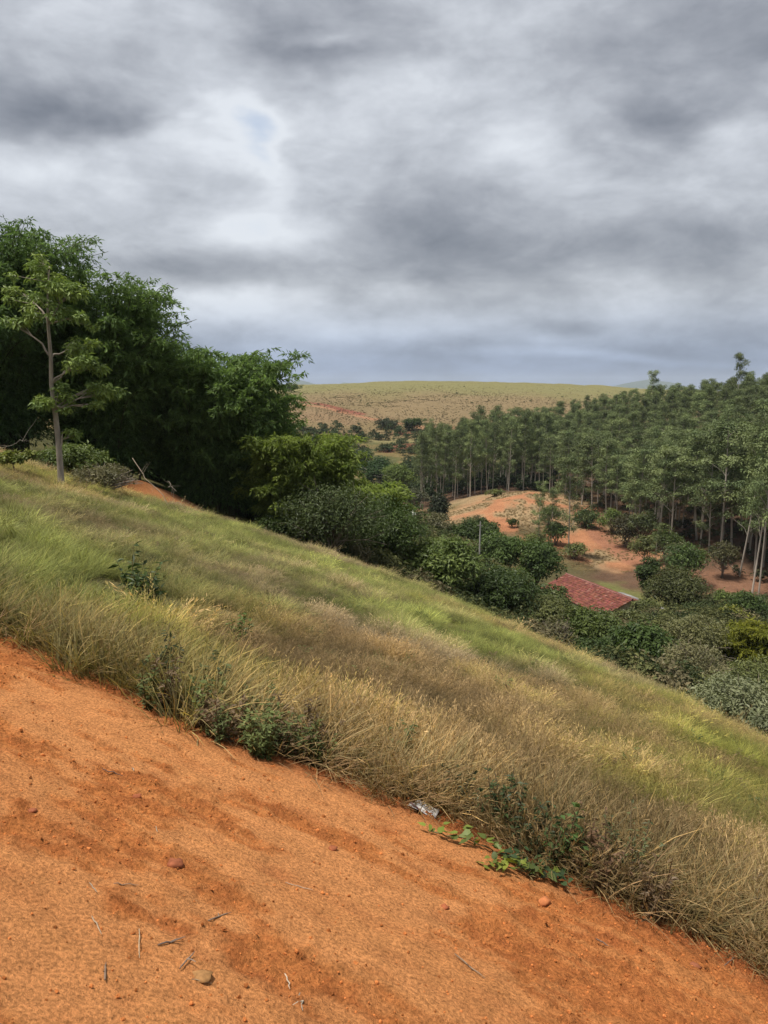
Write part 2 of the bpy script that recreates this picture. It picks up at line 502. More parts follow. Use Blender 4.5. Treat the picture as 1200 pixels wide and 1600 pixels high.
def build_land():
    ang = np.concatenate([np.linspace(-math.pi, -0.75, 30)[:-1], np.linspace(-0.75, 0.75, 420), np.linspace(0.75, math.pi, 30)[1:]])
    rad = np.concatenate([[0.0], np.geomspace(0.6, 60, 130), np.linspace(61.5, 330, 130), np.linspace(333, 660, 120), np.geomspace(670, 11000, 30)])
    A, R = np.meshgrid(ang, rad)
    x = (np.sin(A) * R).ravel(); y = (np.cos(A) * R).ravel()
    z = ground(x, y)
    r = np.hypot(x, y)
    # the earth bank is laid over this sheet
    ed = edge_dist(x, y)
    z = z - 0.10 * (1 - sstep(-.3, .5, ed)) * (1 - sstep(9, 12, r))
    n = len(x)
    C = np.tile(np.array([.13, .112, .05]), (n, 1))                 # dry grass slope
    C = lerp(C, (.085, .085, .035), sstep(38, 55, r))                  # valley ground
    nz = fbm(x / 9, y / 9, 4, 3)
    C = lerp(C, (.15, .115, .05), sstep(.5, .62, nz) * sstep(50, 70, r))
    # bamboo litter
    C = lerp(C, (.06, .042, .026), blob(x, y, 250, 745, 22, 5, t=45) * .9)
    # earth bank below the bamboo
    C = lerp(C, (.40, .165, .065), blob(x, y, 232, 758, 2.3, 3.2, .5))
    C = lerp(C, (.36, .16, .07), 1 - sstep(.3, .9, polyline_dist(x, y, [G(240, 765)[0][:2], G(290, 790)[0][:2], G(330, 806)[0][:2]])))
    # woodland floor on the right-hand hill and in the plantation
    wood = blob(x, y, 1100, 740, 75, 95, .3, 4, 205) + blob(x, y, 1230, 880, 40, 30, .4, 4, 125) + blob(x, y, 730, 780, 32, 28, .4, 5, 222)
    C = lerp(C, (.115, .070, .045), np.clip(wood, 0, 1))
    # the knoll with its bare patches and the red track
    C = lerp(C, (.27, .195, .108), np.clip(blob(x, y, 790, 795, 23, 26, .35, 6, 180) + blob(x, y, 955, 850, 12, 18, .35, 6, 148), 0, 1))
    bare = sstep(.46, .60, fbm(x / 6, y / 6, 4, 8)) * np.clip(blob(x, y, 840, 800, 22, 26, .5, 7, 172) + blob(x, y, 960, 850, 17, 24, .5, 7, 150), 0, 1)
    C = lerp(C, (.36, .155, .078), bare * .85)
    C = lerp(C, (.27, .125, .075), (1 - sstep(1.8, 3.4, polyline_dist(x, y, [W(1000, 872, 135)[:2], W(945, 838, 152)[:2], W(925, 815, 162)[:2], W(905, 790, 175)[:2]]))) * .85)
    C = lerp(C, (.22, .115, .07), blob(x, y, 1150, 905, 12, 14, .5, 8, 112) * .8)
    # lawn beside the farmhouse
    C = lerp(C, (.145, .145, .052), blob(x, y, 965, 905, 9, 13, .4, 9, 108))
    # the far hill
    far = sstep(335, 365, r) * (1 - sstep(700, 900, r))
    C = lerp(C, (.185, .137, .074), far)
    C = lerp(C, (.20, .105, .066), blob(x, y, 510, 650, 38, 40, .8, 16) * far * .25)
    hn = fbm(x / 30, y / 45, 4, 12)
    C = lerp(C, (.17, .13, .065), far * sstep(.45, .6, hn) * .7)
    C = lerp(C, (.165, .152, .066), sstep(470, 585, r + (hn - .5) * 60) * far)
    C = lerp(C, (.08, .09, .045), sstep(900, 1100, r))
    def gp(*pp): return [G(a, b)[0][:2] for a, b in pp]
    road = polyline_dist(x, y, gp((475, 633), (520, 640), (560, 650), (610, 661), (660, 668), (720, 670), (790, 668)))
    C = lerp(C, (.30, .15, .085), (1 - sstep(1.2, 3.2, road)) * far * .8)
    cut = polyline_dist(x, y, gp((478, 629), (510, 634), (530, 639), (560, 646)))
    C = lerp(C, (.19, .075, .05), (1 - sstep(2.0, 5.0, cut + (fbm(x / 6, y / 6, 2, 4) - .5) * 4)) * far)
    for px, py, rx, ry in ((627, 677, 6, 4), (622, 700, 9, 5), (608, 705, 4, 4), (640, 696, 7, 4)):
        C = lerp(C, (.16, .065, .042), blob(x, y, px, py, rx, ry, .4, 14) * .85)
    C = lerp(C, (.21, .18, .085), blob(x, y, 610, 690, 26, 5, .5, 15) * .7)
    na = len(ang)
    i = np.arange(len(rad) - 1)[:, None] * na; j = np.arange(na - 1)[None]
    F = np.stack([i + j, i + j + 1, i + na + j + 1, i + na + j], -1).reshape(-1, 4)[:, ::-1]
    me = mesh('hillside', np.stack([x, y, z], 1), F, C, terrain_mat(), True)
    o = obj('hillside', me)
    tag(o, 'grassy hillside falling to a wooded valley with a brown hill beyond', kind='structure')


build_land()


def build_dirt():
    s = np.linspace(-7.5, 7.5, 900); d = np.linspace(-7.5, 1.3, 330)
    d = np.sign(d) * np.abs(d)  # plain grid
    S, D = np.meshgrid(s, d)
    x = (E0[0] + 2.5 * ED[0] + S * ED[0] + D * EN[0]).ravel(); y = (E0[1] + 2.5 * ED[1] + S * ED[1] + D * EN[1]).ravel()
    S = S.ravel(); D = D.ravel()
    z = plane_z(x, y)
    # rain-combed ridges run along the edge
    rid = fbm(S * .7 + 3, D * 5.5, 4, 31)
    gran = fbm(x * 16, y * 16, 3, 33, .6)
    lump = fbm(x * 5, y * 5, 3, 35)
    patch = sstep(.47, .55, fbm(S * .9 + 9, D * 2.4, 5, 37, .6))         # 1 = smooth pale crust
    crumb = np.clip(fbm(x * 33, y * 33, 2, 39) - .55, 0, 1)
    rid2 = fbm(S * 2.2 + 8, D * 17, 3, 32)
    z = z + (rid - .5) * .007 + (rid2 - .5) * .011 + (lump - .5) * .010 + patch * .004 + (gran - .5) * (.036 * (1 - .6 * patch)) + crumb * .09 * (1 - .8 * patch)
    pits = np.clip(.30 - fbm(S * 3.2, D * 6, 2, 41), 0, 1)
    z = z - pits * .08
    ed = edge_dist(x, y)
    z = z + .012 + .05 * np.exp(-((ed + .35) / .22) ** 2) * fbm(S * 2, D * 0 + 1, 2, 43) - .16 * sstep(.25, 1.0, ed)
    C = np.tile(np.array([.50, .182, .056]), (len(x), 1))
    C = lerp(C, (.60, .262, .098), patch * .85)
    C = lerp(C, (.40, .128, .038), sstep(.5, .66, fbm(S * 1.1, D * 3.4, 5, 45, .6)) * .22)
    C = lerp(C, (.30, .088, .028), sstep(.5, .62, gran) * (1 - patch) * .45)
    C = lerp(C, (.58, .25, .088), sstep(.56, .66, rid2) * .5)
    C = lerp(C, (.32, .098, .036), sstep(-.35, .1, ed) * .7)  # shade below the overhanging grass edge, painted into the earth colour
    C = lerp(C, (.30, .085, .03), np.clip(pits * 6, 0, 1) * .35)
    n = len(s); i = np.arange(len(d) - 1)[:, None] * n; j = np.arange(n - 1)[None]
    F = np.stack([i + j, i + j + 1, i + n + j + 1, i + n + j], -1).reshape(-1, 4)
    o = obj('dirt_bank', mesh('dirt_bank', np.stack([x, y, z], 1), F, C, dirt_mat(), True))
    tag(o, 'bare orange earth bank sloping down to the right', kind='structure')
    return x, y, z


_dx, _dy, _dz = build_dirt()
_dz2 = _dz.reshape(330, 900)


def dirt_z(x, y):
    q = np.array([x, y]) - E0 - 2.5 * ED
    s = q @ ED; d = q @ EN
    a = (s + 7.5) / 15 * 899; b = (d + 7.5) / 8.8 * 329
    return float(_dz2[int(np.clip(round(b), 0, 329)), int(np.clip(round(a), 0, 899))])


def D(px, py):
    """spot on the earth bank"""
    d = ray(px, py); t = -1.6 / (d[2] + .309 * d[0] + .199 * d[1])
    x, y = t * d[0], t * d[1]
    return np.array([x, y, dirt_z(x, y)])


# ------------------------------------------------------------------ haze
def build_haze():
    me = bpy.data.meshes.new('haze'); X, Y0, Y1, Z0, Z1 = 11500, -11500, 11500, -140, 150
    v = [(-X, Y0, Z0), (X, Y0, Z0), (X, Y1, Z0), (-X, Y1, Z0), (-X, Y0, Z1), (X, Y0, Z1), (X, Y1, Z1), (-X, Y1, Z1)]
    me.from_pydata(v, [], [(0, 3, 2, 1), (4, 5, 6, 7), (0, 1, 5, 4), (1, 2, 6, 5), (2, 3, 7, 6), (3, 0, 4, 7)])
    m, nt, out = new_mat('haze')
    pv = nt.nodes.new('ShaderNodeVolumePrincipled'); pv.inputs['Color'].default_value = (.80, .89, 1.0, 1); pv.inputs['Density'].default_value = HAZE
    nt.links.new(pv.outputs[0], out.inputs['Volume'])
    me.materials.append(m)
    tag(obj('haze', me), 'thin bluish haze over the valley', kind='stuff')


HAZE = 0.00007
build_haze()


# far blue hills
def build_mountains():
    for (px, wpx, hpx, dist, sd) in ((470, 95, 10, 9000, 1), (540, 60, 9, 9500, 2), (1010, 120, 12, 8600, 3), (420, 90, 6, 9300, 4), (1300, 300, 16, 9000, 5), (700, 120, 3, 9800, 6)):
        cx = (px - 600) / 1200 * dist; w = wpx / 1200 * dist; top = hpx / 1200 * dist
        u = np.linspace(-1, 1, 40); X, Y = np.meshgrid(u, u)
        rr = np.sqrt(X ** 2 + Y ** 2)
        z = -80 + (top + 80) * np.clip(1 - rr, 0, 1) ** .8 * (.85 + .4 * fbm(X * 2.2 + sd * 7, Y * 2.2, 4, sd))
        V = np.stack([cx + X * w * .8, dist + Y * w * .8, z], -1).reshape(-1, 3)
        n = 40; i = np.arange(n - 1)[:, None] * n; j = np.arange(n - 1)[None]
        F = np.stack([i + j, i + j + 1, i + n + j + 1, i + n + j], -1).reshape(-1, 4)
        o = obj('mountain', mesh('mountain', V, F, np.tile([.05, .07, .045], (len(V), 1)), terrain_mat_shared, True))
        tag(o, 'blue mountain on the far horizon', kind='structure')


terrain_mat_shared = bpy.data.materials['land']
build_mountains()

# ------------------------------------------------------------------ scattering of uncountable small things
def euler_from_tilt(yaw, tilt_dir, tilt):
    """matrix = tilt about a horizontal axis after a turn about z, as XYZ eulers"""
    n = len(yaw)
    ax = np.stack([-np.sin(tilt_dir), np.cos(tilt_dir), np.zeros(n)], 1)      # leaning towards tilt_dir
    c, s = np.cos(tilt), np.sin(tilt)
    K = np.zeros((n, 3, 3)); K[:, 0, 1] = -ax[:, 2]; K[:, 0, 2] = ax[:, 1]; K[:, 1, 0] = ax[:, 2]; K[:, 1, 2] = -ax[:, 0]; K[:, 2, 0] = -ax[:, 1]; K[:, 2, 1] = ax[:, 0]
    T = np.eye(3)[None] + s[:, None, None] * K + (1 - c)[:, None, None] * (K @ K)
    Z = np.zeros((n, 3, 3)); Z[:, 0, 0] = np.cos(yaw); Z[:, 0, 1] = -np.sin(yaw); Z[:, 1, 0] = np.sin(yaw); Z[:, 1, 1] = np.cos(yaw); Z[:, 2, 2] = 1
    R = T @ Z
    return np.stack([np.arctan2(R[:, 2, 1], R[:, 2, 2]), -np.arcsin(np.clip(R[:, 2, 0], -1, 1)), np.arctan2(R[:, 1, 0], R[:, 0, 0])], 1)


def scatter(name, label, pts, rot, scl, idx, tint, variants):
    """one stuff object: points carrying small instanced pieces"""
    src = bpy.data.collections.new(name + '_pieces')
    for k, me in enumerate(variants):
        o = bpy.data.objects.new('%s_piece_%02d' % (name, k), me); src.objects.link(o)
    me = bpy.data.meshes.new(name); n = len(pts)
    me.vertices.add(n); me.vertices.foreach_set('co', np.ascontiguousarray(pts, np.float32).ravel())
    a = me.attributes.new('rot', 'FLOAT_VECTOR', 'POINT'); a.data.foreach_set('vector', np.ascontiguousarray(rot, np.float32).ravel())
    scl = np.asarray(scl); scl = np.repeat(scl[:, None], 3, 1) if scl.ndim == 1 else scl
    a = me.attributes.new('scl', 'FLOAT_VECTOR', 'POINT'); a.data.foreach_set('vector', np.ascontiguousarray(scl, np.float32).ravel())
    a = me.attributes.new('idx', 'INT', 'POINT'); a.data.foreach_set('value', np.ascontiguousarray(idx, np.int32))
    a = me.attributes.new('tint', 'FLOAT_VECTOR', 'POINT'); a.data.foreach_set('vector', np.ascontiguousarray(tint, np.float32).ravel())
    o = obj(name, me); tag(o, label, kind='stuff')
    ng = bpy.data.node_groups.new(name + '_scatter', 'GeometryNodeTree')
    ng.interface.new_socket('Geometry', in_out='INPUT', socket_type='NodeSocketGeometry')
    ng.interface.new_socket('Geometry', in_out='OUTPUT', socket_type='NodeSocketGeometry')
    N = ng.nodes.new; L = ng.links.new
    gi = N('NodeGroupInput'); go = N('NodeGroupOutput')
    iop = N('GeometryNodeInstanceOnPoints'); ci = N('GeometryNodeCollectionInfo')
    ci.inputs['Collection'].default_value = src; ci.inputs['Separate Children'].default_value = True; ci.inputs['Reset Children'].default_value = True

    def named(nm, ty):
        q = N('GeometryNodeInputNamedAttribute'); q.data_type = ty; q.inputs['Name'].default_value = nm
        return q.outputs['Attribute']
    e2r = N('FunctionNodeEulerToRotation'); L(named('rot', 'FLOAT_VECTOR'), e2r.inputs[0])
    L(gi.outputs[0], iop.inputs['Points']); L(ci.outputs[0], iop.inputs['Instance']); iop.inputs['Pick Instance'].default_value = True
    L(named('idx', 'INT'), iop.inputs['Instance Index']); L(e2r.outputs[0], iop.inputs['Rotation']); L(named('scl', 'FLOAT_VECTOR'), iop.inputs['Scale'])
    L(iop.outputs[0], go.inputs[0])
    md = o.modifiers.new('scatter', 'NODES'); md.node_group = ng
    return o


# ---- grass tufts
def blades(n, h, hvar, width, spread, bend, basecol, tipcol, dry=0.0, drycol=(1.9, 1.45, 1.1), seg=3, seed=0, out=.35):
    """arching blades; colours are factors on the tuft's own tint"""
    r = np.random.default_rng(seed)
    az = r.uniform(0, 2 * np.pi, n); rad = spread * np.sqrt(r.uniform(0, 1, n))
    base = np.stack([np.cos(az) * rad, np.sin(az) * rad, np.full(n, -.03)], 1)
    faz = az + r.normal(0, .9, n); d = np.stack([np.cos(faz), np.sin(faz), np.zeros(n)], 1); side = np.stack([-np.sin(faz), np.cos(faz), np.zeros(n)], 1)
    H = h * (1 - hvar * r.uniform(0, 1, n)); B = bend * r.uniform(.2, 1.3, n); O = out * r.uniform(.2, 1, n)
    t = np.linspace(0, 1, seg + 1)
    wd = width * r.uniform(.6, 1.3, n)
    V = []; C = []
    isdry = r.uniform(0, 1, n) < dry
    jit = r.uniform(.7, 1.3, n)
    for k, tt in enumerate(t):
        c = base + d * (H * (O * tt + B * tt ** 2.2))[:, None]; c[:, 2] += H * (tt - .38 * B * tt ** 2.6)
        w = wd * (1 - tt ** 1.6) * .5 + .0004
        tw = side * np.cos(.9 * tt) + np.array([0, 0, 1]) * np.sin(.9 * tt) * .5
        V.append(np.stack([c - tw * w[:, None], c + tw * w[:, None]], 1))
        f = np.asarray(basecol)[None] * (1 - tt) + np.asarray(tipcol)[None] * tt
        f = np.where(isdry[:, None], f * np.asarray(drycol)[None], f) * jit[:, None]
        C.append(np.stack([f, f], 1))
    V = np.stack(V, 1).reshape(n, -1, 3); C = np.stack(C, 1).reshape(n, -1, 3)
    m = V.shape[1]
    f = np.stack([np.arange(seg) * 2, np.arange(seg) * 2 + 1, np.arange(seg) * 2 + 3, np.arange(seg) * 2 + 2], 1)
    F = (np.arange(n)[:, None, None] * m + f[None]).reshape(-1, 4)
    return V.reshape(-1, 3), F, C.reshape(-1, 3)


def seedheads(n, h, spread, seed, headcol, stalkcol, width=.004, lean=.25):
    """thin stalks carrying feathery heads"""
    r = np.random.default_rng(seed)
    mb = MB()
    V, F, C = blades(n, h, .35, width, spread, .35, stalkcol, stalkcol, 0, seg=3, seed=seed, out=lean)
    mb.add(V, F, C)
    tips = V.reshape(n, 8, 3)[:, 6]; prev = V.reshape(n, 8, 3)[:, 4]; ax = unit(tips - prev)
    k = 10
    f = r.uniform(-.25, .12, (n, k)); p = (tips[:, None] + ax[:, None] * f[..., None] * .6).reshape(-1, 3)
    d = (ax[:, None] * 1.2 + r.normal(0, .45, (n, k, 3))).reshape(-1, 3)
    V2, F2 = leaf_quads(p, d, r.normal(0, 1, (n * k, 3)), r.uniform(.03, .06, n * k), .006)
    mb.add(V2, F2, np.repeat(np.asarray(headcol)[None] * r.uniform(.75, 1.25, (n * k, 1)), 4, 0))
    return np.concatenate(mb.V), np.concatenate(mb.F), np.concatenate(mb.C)


def forb(n, h, seed, leaf=.05, wd=.022, col=(1, 1, 1)):
    r = np.random.default_rng(seed); mb = MB()
    for _ in range(n):
        az = r.uniform(0, 6.28); ln = h * r.uniform(.5, 1); o = r.uniform(.1, .5)
        t = np.linspace(0, 1, 4)[:, None]
        b = np.array([r.normal(0, .05), r.normal(0, .05), -.02])
        pts = b + np.concatenate([np.cos(az) * o * ln * t ** 1.3, np.sin(az) * o * ln * t ** 1.3, ln * t], 1)
        mb.tube(pts, np.linspace(.004, .0015, 4), (.9, .6, .5), 3)
        m = int(10 + 14 * ln / .4); q = r.uniform(.15, 1, m)
        p = b + np.stack([np.cos(az) * o * ln * q ** 1.3, np.sin(az) * o * ln * q ** 1.3, ln * q], 1)
        d = np.stack([r.normal(0, 1, m), r.normal(0, 1, m), r.uniform(-.3, .6, m)], 1)
        V, F = leaf_quads(p, d, np.array([[0, 0, 1.]]) + r.normal(0, .35, (m, 3)), leaf * r.uniform(.6, 1.3, m), wd * r.uniform(.7, 1.3, m))
        mb.add(V, F, np.repeat(np.asarray(col)[None] * r.uniform(.6, 1.35, (m, 1)), 4, 0))
    return np.concatenate(mb.V), np.concatenate(mb.F), np.concatenate(mb.C)


def build_grass():
    variants = []
    # 0-4 fine leaning green-tan pasture grass
    for k in range(5):
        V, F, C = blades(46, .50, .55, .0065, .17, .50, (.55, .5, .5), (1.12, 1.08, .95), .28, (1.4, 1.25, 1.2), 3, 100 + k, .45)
        variants.append(mesh('grass_tuft', V, F, C, M_GRASS))
    # 5-8 dry grass with seed heads
    for k in range(4):
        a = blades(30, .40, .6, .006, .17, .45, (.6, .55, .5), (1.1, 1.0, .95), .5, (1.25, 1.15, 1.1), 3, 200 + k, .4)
        b = seedheads(16, .46, .19, 240 + k, (1.25, 1.08, 1.0), (1.1, 1.0, .9))
        mb = MB(); mb.add(*a); mb.add(*b)
        variants.append(mb.build('seed_grass_tuft', M_GRASS))
    # 9-12 broad bladed bank grass with straw
    for k in range(4):
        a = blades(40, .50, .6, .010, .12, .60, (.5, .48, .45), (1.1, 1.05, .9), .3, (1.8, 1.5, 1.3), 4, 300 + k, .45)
        b = blades(14, .40, .6, .009, .14, .9, (1.4, 1.2, 1.05), (1.75, 1.5, 1.3), 0, seg=4, seed=330 + k, out=.8)
        mb = MB(); mb.add(*a); mb.add(*b)
        variants.append(mb.build('bank_grass_tuft', M_GRASS))
    # 13-15 leafy weeds
    for k in range(3):
        V, F, C = forb(9, .42, 400 + k)
        variants.append(mesh('weed_tuft', V, F, C, M_GRASS))
    # 16-17 straw lying at the foot of the bank
    for k in range(2):
        V, F, C = blades(26, .34, .6, .007, .16, .9, (1, .85, .7), (1.25, 1.05, .9), 0, seg=4, seed=500 + k, out=.9)
        variants.append(mesh('straw_tuft', V, F, C, M_GRASS))

    X = []; Y = []
    def fan(r0, r1, dens, a0=-.62, a1=.66):
        n = int((a1 - a0) / 2 * (r1 ** 2 - r0 ** 2) * dens)
        a = rng.uniform(a0, a1, n); r = np.sqrt(rng.uniform(r0 ** 2, r1 ** 2, n))
        X.append(np.sin(a) * r); Y.append(np.cos(a) * r)
    fan(2.0, 7.5, 170, -.75, .8); fan(7.5, 12, 120, -.68, .75); fan(12, 20, 80); fan(20, 32, 48); fan(32, 50, 26)
    x = np.concatenate(X); y = np.concatenate(Y)
    ed = edge_dist(x, y); r = np.hypot(x, y)
    # the grass ends a little beyond the brow
    brow = np.interp(y, _ey, _ex)
    keep = (ed > .08 + .10 * rng.normal(size=len(x))) & (x < brow + 7) & ((ed < 30))
    # thin where the weeds and soil show, and on the earth bank by the bamboo
    bk = np.maximum(blob(x, y, 232, 758, 2.1, 2.9, .4), 1 - sstep(.35, .9, polyline_dist(x, y, [G(240, 765)[0][:2], G(290, 790)[0][:2], G(330, 806)[0][:2]])))
    keep &= rng.uniform(size=len(x)) > bk * 1.1
    keep &= (fbm(x / .8, y / 1.1, 2, 85) < .74) | (r > 30)
    x, y, ed, r = x[keep], y[keep], ed[keep], r[keep]
    n = len(x)
    z = ground(x, y)
    d1 = fbm(x / 2.6, y / 3.6, 4, 61); d2 = fbm(x / 1.0, y / 1.3, 3, 63); d3 = fbm(x / 6 + 7, y / 8, 3, 65)
    # tussocks: every tuft belongs to the nearest clump centre
    cs = .85; ci, cj = np.floor(x / cs).astype(np.int64), np.floor(y / cs).astype(np.int64)
    dc = np.full(n, 9.0); th = np.zeros(n); th2 = np.zeros(n); tx = np.zeros(n); ty = np.zeros(n)
    for a in (-1, 0, 1):
        for b in (-1, 0, 1):
            qx = (ci + a + _hash(ci + a, cj + b, 5)) * cs; qy = (cj + b + _hash(ci + a, cj + b, 6)) * cs
            dd = np.hypot(x - qx, y - qy); m_ = dd < dc
            dc = np.where(m_, dd, dc); th = np.where(m_, _hash(ci + a, cj + b, 7), th); th2 = np.where(m_, _hash(ci + a, cj + b, 8), th2); tx = np.where(m_, x - qx, tx); ty = np.where(m_, y - qy, ty)
    core = np.exp(-(dc / (.20 + .24 * th)) ** 2)
    dry = np.clip((d1 - .5) * 1.9 + (d3 - .5) * 1.2 + .40, 0, 1)
    for px, py, rx, ry, amt in ((60, 880, 3.4, 6, -.55), (40, 790, 6, 5, -.35), (250, 800, 5, 3, -.30), (600, 915, 4.0, 4.0, -.55), (500, 895, 2.5, 3, -.35), (760, 1000, 2.6, 3, -.55), (1060, 1140, 2.8, 1.5, -.55), (1170, 1200, 1.5, 1.2, -.35),
                            (460, 960, 3.2, 4.2, .40), (640, 1080, 2.2, 1.8, .40), (330, 900, 2.5, 2.5, .22), (900, 1080, 1.8, 2.2, .25), (800, 1120, 1.6, 1.2, .2), (560, 1150, 1.2, .8, .15), (700, 950, 1.2, 3, .3)):
        dry = dry + blob(x, y, px, py, rx, ry, .8, 71) * amt
    dry = dry + .38 * (1 - sstep(.5, 1.6, ed)) * (r < 12)
    dry = np.clip(dry + (th2 - .5) * .55 + (core - .4) * .15 + rng.normal(0, .17, n), 0, 1)
    green = np.array([.235, .275, .080]); olive = np.array([.285, .28, .122]); tan = np.array([.335, .292, .175]); pink = np.array([.335, .285, .205])
    t1 = np.clip(dry * 2, 0, 1)[:, None]; t2 = np.clip(dry * 2 - 1, 0, 1)[:, None]
    tint = green * (1 - t1) + olive * t1; tint = tint * (1 - t2) + (tan * .5 + pink * .5) * t2
    cl = np.clip((d2 - .5) * 3.2 + .5, 0, 1); tint = tint * (.60 + .36 * cl)[:, None] * (.62 + .55 * core)[:, None] * (.78 + .44 * th)[:, None] * np.exp(rng.normal(0, .26, (n, 1)))  # core factor puts the shade of the gaps between tussocks into the tint
    yl = sstep(.55, .7, d3)[:, None]; tint = tint * (1 + yl * np.array([.18, .10, -.1]))
    idx = np.where(rng.uniform(size=n) < np.clip(dry * 1.2 - .25, 0.03, .9), rng.integers(5, 9, n), rng.integers(0, 5, n))
    edge = ed < .55 + .35 * rng.uniform(size=n)
    near = edge & (r < 12)
    u = rng.uniform(size=n)
    wz = fbm(x * .9, y * .9, 2, 81)
    idx = np.where(near & (u < .62), rng.integers(9, 13, n), idx)
    idx = np.where(near & (u > .62) & (wz > .62), rng.integers(13, 16, n), idx)
    idx = np.where((ed < .18) & (r < 12) & (u < .45), rng.integers(16, 18, n), idx)
    idx = np.where(~near & (u > .985), rng.integers(13, 16, n), idx)
    tint = np.where((near & (idx < 13))[:, None], tint * .45 + np.array([.19, .165, .085]) * .55, tint)
    weed = (idx >= 13) & (idx < 16)
    wt = np.where((rng.uniform(size=n) < .35)[:, None], np.array([.17, .12, .07]), np.array([.115, .14, .048]))
    tint = np.where(weed[:, None], wt * rng.uniform(.7, 1.3, (n, 1)), tint)
    tint = np.where((idx >= 16)[:, None], np.array([.27, .2, .115]) * rng.uniform(.7, 1.2, (n, 1)), tint)
    sc = rng.uniform(.75, 1.12, n) * (.85 + .2 * cl) * (.60 + .38 * core) * (.8 + .4 * th)
    sc = np.where(near, sc * 1.0, sc * np.interp(r, [4, 12, 40], [.9, .8, .85]))
    wide = np.interp(r, [5, 12, 25, 45], [1.0, 1.25, 1.65, 1.9])
    scl = np.stack([sc * wide, sc * wide, sc * np.where(near, 1.0, np.interp(r, [4, 14, 45], [.8, .60, .56]))], 1)
    lean_dir = -.45 + rng.normal(0, .5, n)
    lean = np.abs(rng.normal(.15, .12, n)) * (1 + .7 * (1 - sstep(-8, 0, x)))
    ow = (core < .75); od = np.arctan2(ty, tx); lean_dir = np.where(ow & (rng.uniform(size=n) < .6), od, lean_dir); lean = lean + np.where(ow, .12, 0)
    tall = (rng.uniform(size=n) < .015) & ~near; scl = np.where(tall[:, None], scl * 1.55, scl); idx = np.where(tall, rng.integers(5, 9, n), idx)
    sc_edge = rng.uniform(.62, 1.08, n); we = ((1 - sstep(.4, 2.4, ed)) * (r < 12))[:, None]; scl = scl * (1 - we) + we * (sc_edge[:, None] * np.ones(3))
    to_dirt = ed < .35
    lean_dir = np.where(to_dirt, math.atan2(-EN[1], -EN[0]) + rng.normal(0, .9, n), lean_dir)
    lean = np.where(to_dirt, np.abs(rng.normal(.16, .16, n)), lean)
    rot = euler_from_tilt(rng.uniform(0, 6.28, n), lean_dir, lean)
    z = np.where((ed < .6) & (r < 12), plane_z(x, y) - .02 , z)
    scatter('grass', 'long grass, green in patches and dry tan elsewhere, on the slope', np.stack([x, y, z], 1), rot, scl, idx, tint, variants)
    print('grass tufts', n)
    return variants


GRASS_VARIANTS = build_grass()


def build_clods():
    variants = []
    for k in range(6):
        r = np.random.default_rng(600 + k)
        th = np.linspace(0, 2 * np.pi, 7)[:-1]; rows = []
        for zz, rr in ((-.5, .7), (.1, 1.0), (.6, .7), (.9, .15)):
            j = r.uniform(.7, 1.3, 6)
            rows.append(np.stack([np.cos(th) * rr * j, np.sin(th) * rr * j, np.full(6, zz) + r.normal(0, .12, 6)], 1))
        V = np.concatenate(rows); i = np.arange(3)[:, None] * 6; j = np.arange(6)[None]; j2 = (j + 1) % 6
        F = np.stack([i + j, i + j2, i + 6 + j2, i + 6 + j], -1).reshape(-1, 4)
        F = np.concatenate([F, np.array([[18, 19, 20, 21], [18, 21, 22, 23]])])
        variants.append(mesh('clod', V, F, np.tile([1., 1, 1], (len(V), 1)), M_CLOD))
    n = 34000
    a = rng.uniform(-.8, .75, n); r = np.sqrt(rng.uniform(1.2 ** 2, 7 ** 2, n)); x = np.sin(a) * r; y = np.cos(a) * r
    ed = edge_dist(x, y)
    q = np.stack([x, y], 1) - E0; S = q @ ED - 2.5; Dd = q @ EN
    patch = sstep(.47, .55, fbm(S * .9 + 9, Dd * 2.4, 5, 37, .6))
    keep = (ed < .25) & (rng.uniform(size=n) < (1 - .8 * patch))
    x, y, r = x[keep], y[keep], r[keep]; n = len(x)
    z = np.array([dirt_z(p, q) for p, q in zip(x, y)])
    s = .0032 * np.exp(rng.normal(0, .45, n)); s = np.clip(s, .0015, .010)
    tint = np.array([.45, .158, .048]) * rng.uniform(.4, 1.25, (n, 1))
    rot = np.stack([rng.normal(0, .4, n), rng.normal(0, .4, n), rng.uniform(0, 6.28, n)], 1)
    scatter('earth_crumbs', 'loose crumbs of orange earth on the bank', np.stack([x, y, z], 1), rot, s, rng.integers(0, 6, n), tint, variants)


build_clods()

